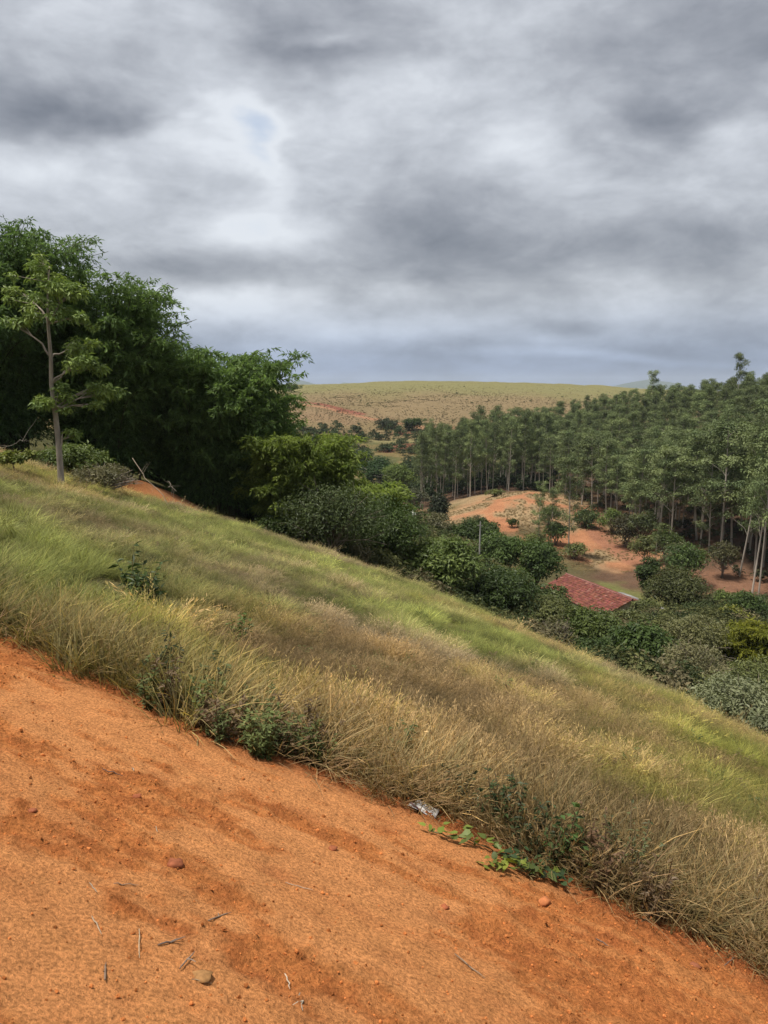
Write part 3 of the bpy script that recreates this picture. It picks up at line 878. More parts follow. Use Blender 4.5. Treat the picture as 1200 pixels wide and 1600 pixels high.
# ------------------------------------------------------------------ trees and shrubs
def crown_leaves(lobes, n, leaf, wd, ca, cb, seed, droop=.2, shell=.45, lower=.45):
    """leaves on the outer parts of many small lobes; lobes = rows of cx cy cz rx ry rz"""
    r = np.random.default_rng(seed); lobes = np.asarray(lobes, float)
    a = lobes[:, 3] * lobes[:, 4] + lobes[:, 3] * lobes[:, 5]; k = r.choice(len(lobes), n, p=a / a.sum())
    d = unit(r.normal(0, 1, (n, 3))); flip = (d[:, 2] < 0) & (r.uniform(size=n) > lower); d[flip, 2] *= -1
    rad = 1 - shell * r.uniform(0, 1, n) ** 1.6
    rad *= 1 + .16 * r.normal(size=n) * (r.uniform(size=n) < .35)
    p = lobes[k, :3] + d * lobes[k, 3:] * rad[:, None]
    nr = unit(d * .7 + np.array([0, 0, .6]) + r.normal(0, .45, (n, 3)))
    ld = r.normal(0, 1, (n, 3)) + d * .5; ld[:, 2] -= droop * 2
    ld -= nr * np.sum(ld * nr, 1, keepdims=True)
    s = np.clip(np.exp(r.normal(0, .3, n)), .5, 1.55)
    V, F = leaf_quads(p, ld, nr, leaf * s, wd * s)
    lt = r.uniform(0, 1, len(lobes))[k] * .7 + r.uniform(0, 1, n) * .3
    C = np.asarray(ca)[None] * (1 - lt[:, None]) + np.asarray(cb)[None] * lt[:, None]
    C = C * r.uniform(.75, 1.25, (n, 1))
    return V, F, np.repeat(C, 4, 0)


def rand_lobes(w, dpt, z0, z1, k, seed, size=(.2, .34), flat=.8, top=1.0, taper=0.0):
    r = np.random.default_rng(seed); out = []
    h = z1 - z0
    for i in range(k):
        d = unit(r.normal(0, 1, 3)); d[2] = d[2] if d[2] > -.35 else -d[2]
        q = r.uniform(.45, .95) if i > k // 5 else r.uniform(0, .4)
        s = r.uniform(*size) * (1.25 - .65 * q)
        zc = (z0 + z1) / 2 + d[2] * h / 2 * q
        f = 1 - taper * np.clip((zc - z0) / h, 0, 1)
        rr = s * min(w, h * 1.3)
        out.append((d[0] * w / 2 * q * f, d[1] * dpt / 2 * q * f, zc, rr * r.uniform(.85, 1.25), rr * r.uniform(.85, 1.25), rr * flat * r.uniform(.8, 1.1)))
    for i in range(k // 2):        # ragged sprigs standing out of the outline
        d = unit(r.normal(0, 1, 3)); d[2] = abs(d[2]) * .9; zc = (z0 + z1) / 2 + d[2] * h / 2 * r.uniform(.85, 1.1)
        f = 1 - taper * np.clip((zc - z0) / h, 0, 1); q = r.uniform(.85, 1.12); rr = r.uniform(.05, .09) * min(w, h * 1.3)
        out.append((d[0] * w / 2 * q * f, d[1] * dpt / 2 * q * f, zc, rr * 1.2, rr * 1.2, rr))
    return np.array(out)


def limb_path(a, b, sag=.12, n=5, r=None):
    a = np.asarray(a, float); b = np.asarray(b, float); t = np.linspace(0, 1, n)[:, None]
    p = a + (b - a) * t
    p[:, :2] += ((b - a)[:2] * (t * (t - 1)) * sag * 2)
    if r is not None: p[1:-1] += r.normal(0, .03 * np.linalg.norm(b - a), (n - 2, 3))
    return p


def trunk_mesh(lobes, z_fork, r0, col, seed, nlimb=9, sides=6, stems=1):
    r = np.random.default_rng(seed); mb = MB()
    forks = []
    for s in range(stems):
        a = np.array([r.normal(0, .12) * (stems > 1), r.normal(0, .12) * (stems > 1), -.25])
        b = np.array([r.normal(0, .06 * z_fork + .15 * (stems > 1)), r.normal(0, .06 * z_fork + .15 * (stems > 1)), z_fork])
        p = limb_path(a, b, .1, 6, r); rr = r0 / math.sqrt(stems)
        rad = np.linspace(rr * 1.25, rr * .7, 6); rad[0] *= 1.25
        mb.tube(p, rad, col, sides); forks.append((b, rr * .65))
    order = r.permutation(len(lobes))[:nlimb]
    for i in order:
        b, rr = forks[r.integers(len(forks))]
        tgt = lobes[i, :3] * np.array([.9, .9, 1.0])
        p = limb_path(b - np.array([0, 0, .1]), tgt, .25, 5, r)
        mb.tube(p, np.linspace(rr * .75, max(rr * .12, .008), 5), col, 5)
        for _ in range(2):
            e = tgt + r.normal(0, 1, 3) * lobes[i, 3:] * .8
            mb.tube(limb_path(p[3], e, .2, 4, r), np.linspace(rr * .3, max(rr * .07, .006), 4), col, 4)
    return mb.build('trunk', M_BARK, True)


def twig_mesh(w, h, n, col, seed, z0=0.0, rad=.02):
    """fine bare twigs reaching out of a shrub"""
    r = np.random.default_rng(seed); mb = MB()
    for _ in range(n):
        d = unit(np.array([r.normal(0, .9), r.normal(0, .9), r.uniform(.25, 1.4)]))
        e = np.array([d[0] * w / 2, d[1] * w / 2, z0 + d[2] * (h - z0)]) * r.uniform(.8, 1.08)
        a = np.array([r.normal(0, .1), r.normal(0, .1), z0 * r.uniform(.5, 1)])
        p = limb_path(a, e, .2, 5, r)
        mb.tube(p, np.linspace(rad, rad * .25, 5), col, 4)
        for _ in range(3):
            q = p[r.integers(2, 4)]
            mb.tube(limb_path(q, q + unit(d + r.normal(0, .6, 3)) * h * r.uniform(.15, .35), .2, 3, r), np.linspace(rad * .5, rad * .18, 3), col, 3)
    return mb.build('twigs', M_BARK)


def place(px, py, t):
    p = W(px, py, t)
    return np.array([p[0], p[1], gz(p[0], p[1])])


DARK = ((.036, .062, .016), (.090, .132, .033))
MID = ((.058, .088, .022), (.14, .178, .045))
OLIVE = ((.09, .112, .036), (.195, .205, .068))
YELLOW = ((.11, .125, .022), (.22, .215, .04))
SILVER = ((.095, .11, .055), (.195, .205, .11))
PALE = ((.095, .095, .045), (.19, .17, .085))
BLUEG = ((.052, .078, .026), (.118, .152, .048))
GREYT = (.23, .19, .15)
BROWN = (.12, .09, .065)


def shrub(name, cat, label, px, py, t, wpx, hpx, cols, seed, leafpx=5.0, dens=1.0, trunkpx=0.15, k=None, barkc=BROWN, twigs=0, group=None, flat=.8, aspect=.42, size=(.2, .34), droop=.2, stems=2, depth=None, taper=0, r0=None, py_top=None):
    """a tree or bush as big as it shows: base at the land under (px, py) t metres away"""
    loc = place(px, py, t); s = t / 1200.0
    w = wpx * s; h = hpx * s
    # keep the top where it is even if the land differs from the guess
    topz = W(px, py - hpx, t)[2]; h = max(topz - loc[2], h * .6)
    o = thing(name, label, cat, loc, group)
    zf = h * trunkpx
    k = k or int(np.clip(18 + wpx * hpx / 260, 16, 80))
    lobes = rand_lobes(w, (depth or w), zf, h, k, seed, size, flat, taper=taper)
    # squash into the wanted height
    top = (lobes[:, 2] + lobes[:, 5]).max(); lobes[:, 2] *= 1; lobes[:, 2] += (h - top)
    n = int(np.clip(wpx * hpx * 1.15 * dens, 500, 11000)); leaf = leafpx * s
    V, F, C = crown_leaves(lobes, n, leaf, leaf * aspect, cols[0], cols[1], seed + 1, droop)
    obj('crown' if cat == 'tree' else 'foliage', mesh('crown', V, F, C, M_LEAF), o)
    obj('trunk' if cat == 'tree' else 'stem', trunk_mesh(lobes, max(zf + h * .12, .2), r0 or max(.028 * h, .03), barkc, seed + 2, 8, 5, stems), o)
    if twigs:
        obj('twig', twig_mesh(w, h, twigs, GREYT, seed + 3, zf, .012 + .0006 * t), o)
    return o


# --- the lone slender tree on the left
def lone_tree():
    t = 28.0; loc = place(96, 757, t); s = t / 1200
    o = thing('slender_tree', 'tall slender tree with a bare pale trunk and separate leafy tiers at the left', 'tree', loc)
    r = np.random.default_rng(77)

    def rel(px, py): return np.array([(px - 90) * s, 0, (757 - py) * s])
    trunkpts = np.array([rel(90, 770), rel(90, 740), rel(89, 690), rel(86, 640), rel(84, 600), rel(87, 560), rel(88, 510), rel(91, 460), rel(94, 430)])
    trunkpts[:, 1] = [0, 0, .05, .1, .05, 0, -.1, -.1, 0]
    mb = MB(); barkc = (.30, .255, .205)
    mb.tube(trunkpts, [.135, .112, .10, .088, .076, .066, .05, .03, .018], barkc, 8)
    tiers = [  # px, py, half width px, half height px, lobes
        (90, 440, 42, 26, 9), (45, 465, 28, 14, 6), (125, 465, 30, 22, 8), (42, 508, 22, 12, 4), (140, 500, 18, 14, 4), (95, 495, 40, 22, 7), (75, 420, 18, 10, 3),
        (125, 545, 26, 16, 6), (118, 572, 26, 15, 6), (140, 568, 18, 12, 4), (95, 618, 20, 13, 5), (78, 628, 18, 9, 4), (108, 635, 12, 12, 3), (140, 606, 24, 12, 6), (165, 612, 22, 9, 5), (150, 628, 18, 10, 3), (115, 678, 14, 9, 3)]
    lobes = []
    for (px, py, hw, hh, k) in tiers:
        c = rel(px, py); c[1] = r.normal(0, hw * s * .6)
        # limb from the trunk
        zz = c[2] - abs(c[0]) * .5 - hh * s * .6
        i = np.argmin(np.abs(trunkpts[:, 2] - zz)); a = trunkpts[i]
        p = limb_path(a, c, .25, 6, r); mb.tube(p, np.linspace(.045, .012, 6), barkc, 5)
        for _ in range(k):
            q = c + np.array([r.normal(0, hw * s * .5), r.normal(0, hw * s * .5), r.normal(0, hh * s * .45)])
            lobes.append((*q, *(np.array([.28, .28, .16]) * r.uniform(.7, 1.25))))
            mb.tube(limb_path(p[3], q, .2, 3, r), np.linspace(.014, .006, 3), barkc, 3)
    # broken stub low on the trunk
    mb.tube(np.array([rel(91, 700), rel(95, 690), rel(97, 672)]), [.05, .035, .015], barkc, 5)
    obj('trunk', mb.build('trunk', M_BARK, True), o)
    V, F, C = crown_leaves(np.array(lobes), 5000, .185, .07, (.11, .165, .045), (.225, .285, .075), 78, .35, .7, .8)
    obj('crown', mesh('crown', V, F, C, M_LEAF), o)


lone_tree()


# --- bamboo
def bamboo(label, px, py, t, wpx, hpx, cols, seed, ncane=46, nodes=13, leaves=9, dense=1.45, leafpx=6.0, lean=(0, 0), group='bamboo clumps along the top of the slope', low=.12, basepx=40, canec=(.07, .075, .035)):
    loc = place(px, py, t); s = t / 1200; ncane = int(ncane * dense); nodes = int(nodes * 1.25); leaves = int(leaves * 1.15)
    topz = W(px, py - hpx, t)[2]; H = (topz - loc[2]) * 1.16; S = wpx * s * .5
    o = thing('bamboo_clump', label, 'bamboo', loc, group)
    r = np.random.default_rng(seed); mb = MB(); P = []; Dn = []; K = []; tone = []
    for c in range(ncane):
        az = r.uniform(0, 2 * np.pi); br = basepx * s * math.sqrt(r.uniform()) ; b = np.array([np.cos(az) * br, np.sin(az) * br, -.2])
        az2 = az + r.normal(0, .5); h = H * r.uniform(.55, 1.0) * (1.0 if r.uniform() < .8 else .7); sp = S * r.uniform(.25, 1.0)
        hd = np.array([np.cos(az2), np.sin(az2) * .8, 0]) * sp + np.array([lean[0], lean[1], 0]) * r.uniform(.3, 1)
        q = np.linspace(0, 1, 11)
        def path(q):
            q = np.asarray(q)[:, None]
            return b + hd * (q ** 2.1) + np.array([0, 0, 1]) * (h * (1.12 * q - .12 * q ** 2 - .16 * q ** 5))
        mb.tube(path(q), np.linspace(.05, .012, 11), np.asarray(canec) * r.uniform(.7, 1.5), 4)
        m = int(nodes * r.uniform(.8, 1.2)); qs = np.sort(low + (1 - low) * r.uniform(0, 1, m) ** .9)
        pp = path(qs); ctone = r.uniform()
        for j in range(m):
            for k in range(3):
                a = r.uniform(0, 6.28); out = np.array([np.cos(a), np.sin(a), r.uniform(.1, .9)]); ln = (1.5 - .7 * qs[j]) * r.uniform(.5, 1.1) * (H / 12) ** .5
                e = r.uniform(.15, 1, leaves)[:, None]
                sp_ = pp[j] + out * ln * e + np.array([0, 0, -1]) * ln * .75 * e ** 2
                P.append(sp_); dd = np.tile(out, (leaves, 1)) * .8 + r.normal(0, .55, (leaves, 3)); dd[:, 2] -= .55 + .3 * e[:, 0]
                Dn.append(dd); tone.append(np.full(leaves, .45 * ctone + .3 * qs[j] + .25 * r.uniform()))
    P = np.concatenate(P); Dn = np.concatenate(Dn); tone = np.concatenate(tone)[:, None]; n = len(P)
    nr = np.array([[0, 0, 1.0]]) + r.normal(0, .5, (n, 3)); ln = leafpx * s * np.exp(r.normal(0, .22, n))
    V, F = leaf_quads(P, Dn, nr, ln * 1.15, ln * .34)
    C = (np.asarray(cols[0]) * (1 - tone) + np.asarray(cols[1]) * tone) * r.uniform(.7, 1.3, (n, 1))
    obj('foliage', mesh('foliage', V, F, np.repeat(C, 4, 0), M_BAMBOO), o)
    ca = obj('cane', mb.build('cane', M_BARK, True), o); ca['kind'] = 'stuff'
    return o


BD = ((.062, .112, .044), (.145, .22, .074))
BM = ((.068, .118, .044), (.165, .245, .076))
BB = ((.080, .135, .034), (.26, .31, .075))
bamboo('tallest dark bamboo clump behind the slender tree, cut by the left border', 5, 742, 43, 290, 392, BD, 1001, 62, 15, 10, 7)
bamboo('dark bamboo clump with arching plumes just right of the slender tree', 165, 742, 46, 250, 312, BM, 1002, 60, 15, 10, 6.5)
bamboo('rounded dark bamboo clump above the orange earth scar', 335, 800, 50, 260, 262, BM, 1003, 60, 14, 10, 6)
bamboo('dark low bamboo clump on the right flank of the rounded one', 385, 832, 55, 100, 232, BD, 1004, 40, 13, 9, 6)
bamboo('bright yellow green bamboo clump below the dark bamboo', 474, 846, 48, 136, 178, BB, 1005, 44, 12, 9, 5.5, low=.2)
bamboo('small bright lime bamboo clump lowest on the slope above the valley', 562, 850, 60, 100, 104, BB, 1006, 30, 11, 8, 5, low=.2)
bamboo('dark bamboo clump at the far left behind the sapling', -110, 740, 40, 240, 330, BD, 1007, 44, 13, 9, 7)
bamboo('feathery dark bamboo filling the gap between tall and rounded clumps', 255, 770, 58, 150, 240, BD, 1008, 40, 13, 9, 6)

shrub('sapling', 'small tree', 'little leafy sapling on a thin bent stem at the left border', 25, 767, 27, 70, 56, ((.10, .13, .03), (.19, .20, .05)), 41, 7, .5, .45, 9, twigs=0, flat=.45, stems=1, r0=.03)
shrub('dry_bush', 'bush', 'grey twiggy half bare bush beside the slender tree', 165, 785, 33, 110, 62, PALE, 42, 4.5, .35, .1, twigs=46, barkc=GREYT, stems=4)
shrub('low_shrub', 'bush', 'dark low shrub behind the foot of the slender tree', 110, 748, 38, 110, 58, MID, 43, 5.5, .6, .05)
shrub('low_shrub', 'bush', 'light green leafy shrub behind the orange earth scar', 218, 735, 52, 48, 70, ((.09, .13, .03), (.17, .21, .05)), 44, 5.5, .9, .1)
shrub('low_shrub', 'bush', 'low dark shrub under the rounded bamboo', 300, 778, 52, 80, 45, DARK, 45, 5, .7, .05)
shrub('low_shrub', 'bush', 'dark undergrowth shrub at the bamboo foot left of the dark tree', 430, 852, 46, 70, 50, DARK, 46, 5, .7, .05)

# --- the band of trees and bushes below the brow
band = [
    ('broadleaf_tree', 'tree', 'dark grey green tree at the end of the bamboo row', 520, 884, 45, 160, 132, BLUEG, 4.5, 1, .12, 14, 3),
    ('broadleaf_tree', 'tree', 'dark small tree right of the grey green tree below the lime bamboo', 604, 884, 54, 104, 108, DARK, 5, 1, .1, 0, 2),
    ('bush', 'bush', 'olive bush with dry tops at the upper end of the band', 640, 900, 56, 84, 62, OLIVE, 4.8, .8, .08, 10, 3),
    ('bush', 'bush', 'leafy mid green bush left of the very dark round one', 690, 930, 54, 104, 92, MID, 6.5, .9, .06, 6, 3),
    ('bush', 'bush', 'very dark dense round bush in the middle of the band', 775, 975, 55, 112, 88, DARK, 5.2, 1.1, .05, 0, 3),
    ('bush', 'bush', 'broad olive green bush in front of the farmhouse', 846, 1005, 54, 112, 80, OLIVE, 4.8, 1, .08, 8, 3),
    ('bush', 'bush', 'grey bare twiggy bush at the foot of the broad olive one', 868, 1015, 50, 66, 52, PALE, 4, .3, .1, 40, 4),
    ('broadleaf_tree', 'tree', 'dark leafy tree just right of the broad olive bush', 915, 1034, 52, 88, 92, MID, 6, 1, .1, 5, 2),
    ('bush', 'bush', 'small neat dark ball shaped bush on the brow', 932, 1050, 45, 64, 58, DARK, 4.6, 1.2, .03, 0, 3),
    ('broadleaf_tree', 'tree', 'dark drooping tree at the right end of the dark band', 1000, 1072, 46, 100, 106, DARK, 8, 1, .06, 0, 2),
    ('bush', 'bush', 'dark bush between the ball shaped bush and the drooping tree', 965, 1055, 49, 60, 66, BLUEG, 5, 1, .05, 0, 2),
    ('bush', 'bush', 'olive bush tucked under the near end of the roof', 984, 1002, 76, 84, 48, OLIVE, 4.5, .9, .05, 3, 3),
    ('mango_tree', 'tree', 'dark dome shaped tree farthest left, with a pole before it', 742, 872, 97, 84, 66, DARK, 4.2, 1.3, .08, 0, 1),
    ('mango_tree', 'tree', 'dark dome shaped tree in the middle of the three domes', 785, 892, 92, 88, 64, DARK, 4.2, 1.3, .08, 0, 1),
    ('mango_tree', 'tree', 'widest dark dome tree beside the left end of the roof', 836, 915, 90, 86, 76, DARK, 4.2, 1.3, .08, 0, 1),
    ('bush', 'bush', 'green leafy bush below the dome trees at the roof corner', 790, 930, 74, 80, 46, MID, 5, 1, .05, 0, 3),
    ('bush', 'bush', 'bright leafy bush overlapping the lower edge of the roof', 860, 950, 80, 56, 40, ((.05, .08, .025), (.12, .15, .045)), 5, 1, .05, 0, 2),
    ('broadleaf_tree', 'tree', 'pale yellowish half dry tree left of the dome trees', 672, 858, 96, 70, 60, PALE, 4.2, .75, .12, 18, 2),
    ('bush', 'bush', 'olive bush in the hollow below the pale half dry tree', 700, 878, 80, 66, 40, OLIVE, 4.5, .9, .05, 5, 2),
    ('conical_bush', 'tree', 'dark narrow upright bushy tree at the edge of the clearing', 685, 825, 150, 40, 58, ((.03, .042, .02), (.055, .07, .03)), 3.6, 1.3, .05, 0, 1),
    ('bush', 'bush', 'dark narrow bush standing between the roof and the feathery tree', 1012, 930, 100, 40, 62, DARK, 4.2, 1.2, .05, 0, 1),
    ('feathery_tree', 'tree', 'olive feathery rounded tree right of the farmhouse', 1058, 962, 90, 98, 80, ((.065, .08, .025), (.13, .14, .045)), 4.2, 1.1, .08, 4, 2),
    ('broadleaf_tree', 'tree', 'dark green tree with a grey half at the foot of the eucalyptus hill', 1072, 898, 114, 66, 52, DARK, 4, 1.1, .1, 12, 2),
    ('bush', 'bush', 'dark shrub by the bare earth at the right border', 1165, 965, 84, 62, 44, DARK, 4.6, 1, .05, 3, 2),
    ('bush', 'bush', 'small yellow leaved bush before the dark shrub at the right', 1145, 980, 80, 44, 36, YELLOW, 4.2, 1, .05, 0, 2),
    ('bush', 'bush', 'small dark bush upslope of the yellow leaved bush', 1128, 938, 92, 26, 22, MID, 4.2, 1, .05, 0, 2),
    ('broadleaf_tree', 'tree', 'pale olive half bare tree between feathery tree and yellow bamboo', 1082, 1048, 60, 86, 96, ((.085, .09, .035), (.16, .155, .065)), 4.2, .8, .1, 16, 2),
    ('twiggy_tree', 'tree', 'grey twiggy small tree on a forked stem at the brow', 1078, 1100, 42, 92, 108, PALE, 4, .7, .14, 46, 2),
    ('bush', 'bush', 'silvery leaved shrub spreading at the right border', 1150, 1135, 31, 124, 84, SILVER, 6, .6, .05, 26, 4),
    ('bush', 'bush', 'olive shrub behind the silvery one at the right border', 1190, 1095, 44, 90, 70, OLIVE, 4.4, .8, .05, 8, 3),
    ('bush', 'bush', 'grey green shrub lowest at the right border', 1205, 1165, 25, 76, 62, SILVER, 6, .6, .05, 14, 3),
    ('bush', 'bush', 'tiny green shrub alone on the clearing', 800, 822, 158, 18, 12, MID, 3, 1.5, .03, 0, 1),
    ('bush', 'bush', 'small green shrub at the top edge of the clearing', 772, 785, 192, 34, 18, OLIVE, 3, 1.5, .03, 0, 1),
    ('bush', 'bush', 'dark shrub at the forest side of the clearing', 915, 825, 160, 46, 34, DARK, 3.4, 1.3, .03, 0, 1),
    ('bush', 'bush', 'brownish shrub beside the red track', 978, 845, 146, 52, 44, ((.06, .06, .03), (.1, .09, .045)), 3.6, 1, .05, 4, 2),
    ('bush', 'bush', 'olive shrub at the lower end of the red track', 1008, 870, 132, 44, 36, OLIVE, 3.6, 1, .05, 3, 2),
    ('bush', 'bush', 'grey leafless shrub under the eucalyptus left of the dark tree', 1055, 885, 120, 44, 40, SILVER, 3.4, .5, .05, 24, 3),
    ('valley_tree', 'tree', 'glossy green broad tree in the far valley bottom', 592, 772, 245, 66, 60, ((.03, .065, .018), (.06, .11, .03)), 3.4, 1.4, .1, 0, 1),
    ('valley_tree', 'tree', 'pale trunked open tree left of the eucalyptus clump', 622, 795, 210, 52, 74, MID, 3.4, .9, .35, 0, 2),
    ('valley_tree', 'tree', 'small greyish tree with forked pale trunk below the eucalyptus clump', 645, 808, 196, 50, 48, ((.055, .065, .035), (.1, .105, .055)), 3.4, .8, .2, 6, 2),
    ('valley_tree', 'tree', 'grey green tree nearest the brown hill above the bright bamboo', 530, 725, 305, 66, 46, ((.05, .065, .035), (.085, .10, .05)), 3.2, 1.2, .1, 0, 1),
    ('valley_tree', 'tree', 'dark tree at the foot of the eroded red bank', 566, 735, 290, 44, 34, DARK, 3.2, 1.3, .1, 0, 1),
    ('valley_tree', 'tree', 'rounded dark tree on the far hillside above the red bank', 605, 690, 372, 44, 26, ((.045, .06, .03), (.075, .085, .04)), 3, 1.4, .1, 0, 1),
    ('valley_tree', 'tree', 'dark tree beside the eucalyptus clump on the far hillside', 648, 690, 365, 38, 34, DARK, 3, 1.4, .1, 0, 1),
    ('bush', 'bush', 'brownish green shrub at the foot of the two young eucalyptus', 838, 862, 143, 44, 30, OLIVE, 3.6, 1, .04, 6, 2),
    ('bush', 'bush', 'dark shrub between the young eucalyptus and the lone tall one', 868, 852, 147, 36, 40, DARK, 3.6, 1, .04, 4, 2),
    ('bush', 'bush', 'olive shrub under the lone tall eucalyptus on the red bank', 898, 872, 136, 40, 26, OLIVE, 3.6, 1, .04, 6, 2),
    ('bush', 'bush', 'dark shrub splitting the pale mound from the red bank', 858, 818, 160, 34, 30, MID, 3.4, 1, .04, 4, 2),
    ('bush', 'bush', 'small shrub covering the near end of the roof', 1010, 972, 88, 44, 40, OLIVE, 4.2, 1.1, .04, 3, 2),
    ('forest_edge_tree', 'tree', 'low bushy tree at the forest edge above the red track', 955, 838, 156, 40, 46, MID, 3.4, 1, .12, 4, 2),
    ('forest_edge_tree', 'tree', 'leaning bushy tree at the forest edge right of the track', 1005, 850, 142, 44, 54, ((.06, .08, .03), (.13, .15, .055)), 3.6, .9, .2, 6, 2),
    ('forest_edge_tree', 'tree', 'bushy dark tree under the eucalyptus above the grey leafless shrub', 1040, 868, 132, 48, 50, MID, 3.6, 1, .15, 4, 2),
    ('forest_edge_tree', 'tree', 'brownish bushy tree among the white trunks at the right', 1130, 890, 119, 44, 46, ((.08, .08, .035), (.15, .145, .06)), 3.6, .8, .2, 8, 2),
    ('skyline_tree', 'tree', 'small dark tree group on the far plateau edge', 455, 612, 540, 40, 14, MID, 2.6, 2.5, .05, 0, 1),
]
for i, (nm, cat, lab, px, py, t, w, h, cols, lf, dn, tr, tw, st) in enumerate(band):
    gr = {'mango_tree': 'dome shaped trees by the farmhouse', 'bush': 'bushes in the valley band', 'broadleaf_tree': 'trees in the valley band'}.get(nm)
    bark = (.42, .38, .32) if nm in ('valley_tree',) else (GREYT if nm == 'twiggy_tree' else BROWN)
    shrub(nm, cat, lab, px, py, t, w * (1.12 if t < 66 else 1), h * (1.06 if t < 66 and px < 830 else 1), cols, 2000 + i * 10, lf, dn, tr, twigs=tw, stems=st, group=gr, barkc=bark,
          size=(.16, .27) if nm == 'mango_tree' else (.17, .32), droop=.6 if 'drooping' in lab else .2, taper=.6 if nm == 'conical_bush' else 0)

YB = ((.12, .14, .02), (.25, .25, .035))
bamboo('low yellow green bamboo clump left of the one cut by the border', 1148, 1062, 62, 96, 84, YB, 1011, 34, 11, 9, 5.5, low=.15, group='yellow bamboo at the right border', basepx=24)
bamboo('low yellow green bamboo clump cut by the right border', 1208, 1068, 60, 92, 100, YB, 1012, 34, 11, 9, 5.5, low=.15, group='yellow bamboo at the right border', basepx=24)

# shrub with white blossom
o = shrub('blossom_shrub', 'bush', 'shrub topped with white blossom beyond the lime bamboo', 626, 838, 84, 44, 40, MID, 2501, 4, 1, .05)
_w = 44 * 84 / 1200
V, F, C = crown_leaves(np.array([(random.uniform(-.42, .42) * _w, random.uniform(-.3, .3) * _w, 2.2 + random.uniform(.1, .8), .34, .34, .14) for _ in range(9)]), 420, .30, .2, (.62, .62, .6), (.8, .8, .78), 2502, 0, .3, .1)
obj('blossom', mesh('blossom', V, F, C, M_LEAF), o)


# --- eucalyptus
def euc_variant(seed, H=16.0, crown=.52, wide=2.3, bare=False):
    r = np.random.default_rng(seed); mb = MB()
    bx, by = r.normal(0, .25, 2); z = np.linspace(-.4, H * .97, 9); q = np.clip(z / H, 0, 1)
    pts = np.stack([bx * np.sin(q * 2.4), by * np.sin(q * 2.0 + .4) - by * .39, z], 1)
    barkc = np.array([.40, .355, .30]) * r.uniform(.75, 1.2)
    mb.tube(pts, np.interp(q, [0, .08, .6, 1], [.16, .125, .075, .02]), barkc, 6)
    lobes = []
    for i in range(int(29 + r.integers(0, 8))):
        q0 = 1 - crown * r.uniform(0, 1) ** .9; zz = H * q0
        i0 = min(int(q0 * 8), 7); a = np.array([np.interp(zz, z, pts[:, 0]), np.interp(zz, z, pts[:, 1]), zz])
        az = r.uniform(0, 6.28); L = wide * r.uniform(.35, 1.0) * (1.15 - .75 * (q0 - (1 - crown)) / crown)
        e = a + np.array([np.cos(az) * L, np.sin(az) * L, L * r.uniform(.5, 1.1)]); e[2] = min(e[2], H * 1.02)
        mb.tube(limb_path(a, e, .2, 4, r), np.linspace(.04, .012, 4), barkc * .9, 3)
        s = r.uniform(.65, 1.15); lobes.append((*e, s, s, s * .6))
    for i in range(5):
        e = pts[-1] + np.array([r.normal(0, .5), r.normal(0, .5), -abs(r.normal(0, .7))]); s = r.uniform(.45, .8); lobes.append((*e, s, s, s * .7))
    V, F, C = crown_leaves(np.array(lobes), 4200, .31, .12, (.072, .104, .042), (.205, .24, .098), seed + 1, .5, .8, .6)
    return mb.build('trunk', M_EBARK, True), mesh('crown', V, F, C, M_EUC)


EUC = [euc_variant(3000 + 7 * k, 16, [.62, .7, .78, .66, .74, .8, .64, .72, .7, .82][k], [2.5, 2.3, 2.8, 2.2, 2.7, 2.5, 2.9, 2.4, 2.6, 2.9][k]) for k in range(10)]


def euc(label, x, y, h, group, k=None, name='eucalyptus_tree', sxy=1.0):
    k = int(rng.integers(10)) if k is None else k
    o = thing(name, label, 'tree', (x, y, gz(x, y)), group, float(rng.uniform(0, 6.28)))
    o.scale = (h / 16 * sxy, h / 16 * sxy, h / 16); o.rotation_euler[0] = float(rng.normal(0, .022)); o.rotation_euler[1] = float(rng.normal(0, .022))
    obj('trunk', EUC[k][0], o); obj('crown', EUC[k][1], o)
    return o


def poisson(test, box, dmin, tries, seed):
    r = np.random.default_rng(seed); pts = []; cell = {}
    for _ in range(tries):
        x = r.uniform(box[0], box[1]); y = r.uniform(box[2], box[3])
        if not test(x, y): continue
        d = dmin * (1 + .35 * max(0, (y - 170) / 150)) * (.86 if y < 160 else 1); key = (int(x // 8), int(y // 8)); ok = True
        for a in (-1, 0, 1):
            for b in (-1, 0, 1):
                for (p, q) in cell.get((key[0] + a, key[1] + b), ()):
                    if (p - x) ** 2 + (q - y) ** 2 < d * d: ok = False; break
                if not ok: break
            if not ok: break
        if ok: pts.append((x, y)); cell.setdefault(key, []).append((x, y))
    return pts


def inside(poly, x, y):
    c = False; j = len(poly) - 1
    for i in range(len(poly)):
        xi, yi = poly[i]; xj, yj = poly[j]
        if (yi > y) != (yj > y) and x < (xj - xi) * (y - yi) / (yj - yi) + xi: c = not c
        j = i
    return c


def pxt(px, t): return ((px - 600) / 1200 * t, t * .985)


HILL = [pxt(1290, 108), pxt(1175, 116), pxt(1110, 126), pxt(1050, 136), pxt(1000, 148), pxt(950, 166), pxt(900, 182), pxt(858, 200), pxt(825, 225), pxt(830, 270), pxt(850, 330), pxt(920, 345), pxt(1000, 330), pxt(1100, 310), pxt(1200, 280), pxt(1320, 260)]
CLUMP = [pxt(655, 208), pxt(700, 206), pxt(760, 204), pxt(815, 212), pxt(850, 222), pxt(850, 262), pxt(760, 258), pxt(660, 250)]
hill = poisson(lambda x, y: inside(HILL, x, y), (30, 190, 100, 345), 3.9, 12000, 1)
clump = poisson(lambda x, y: inside(CLUMP, x, y), (5, 60, 195, 262), 3.4, 2500, 2)
hill.sort(key=lambda p: p[1]); clump.sort(key=lambda p: p[1])
print('eucalyptus', len(hill), len(clump))


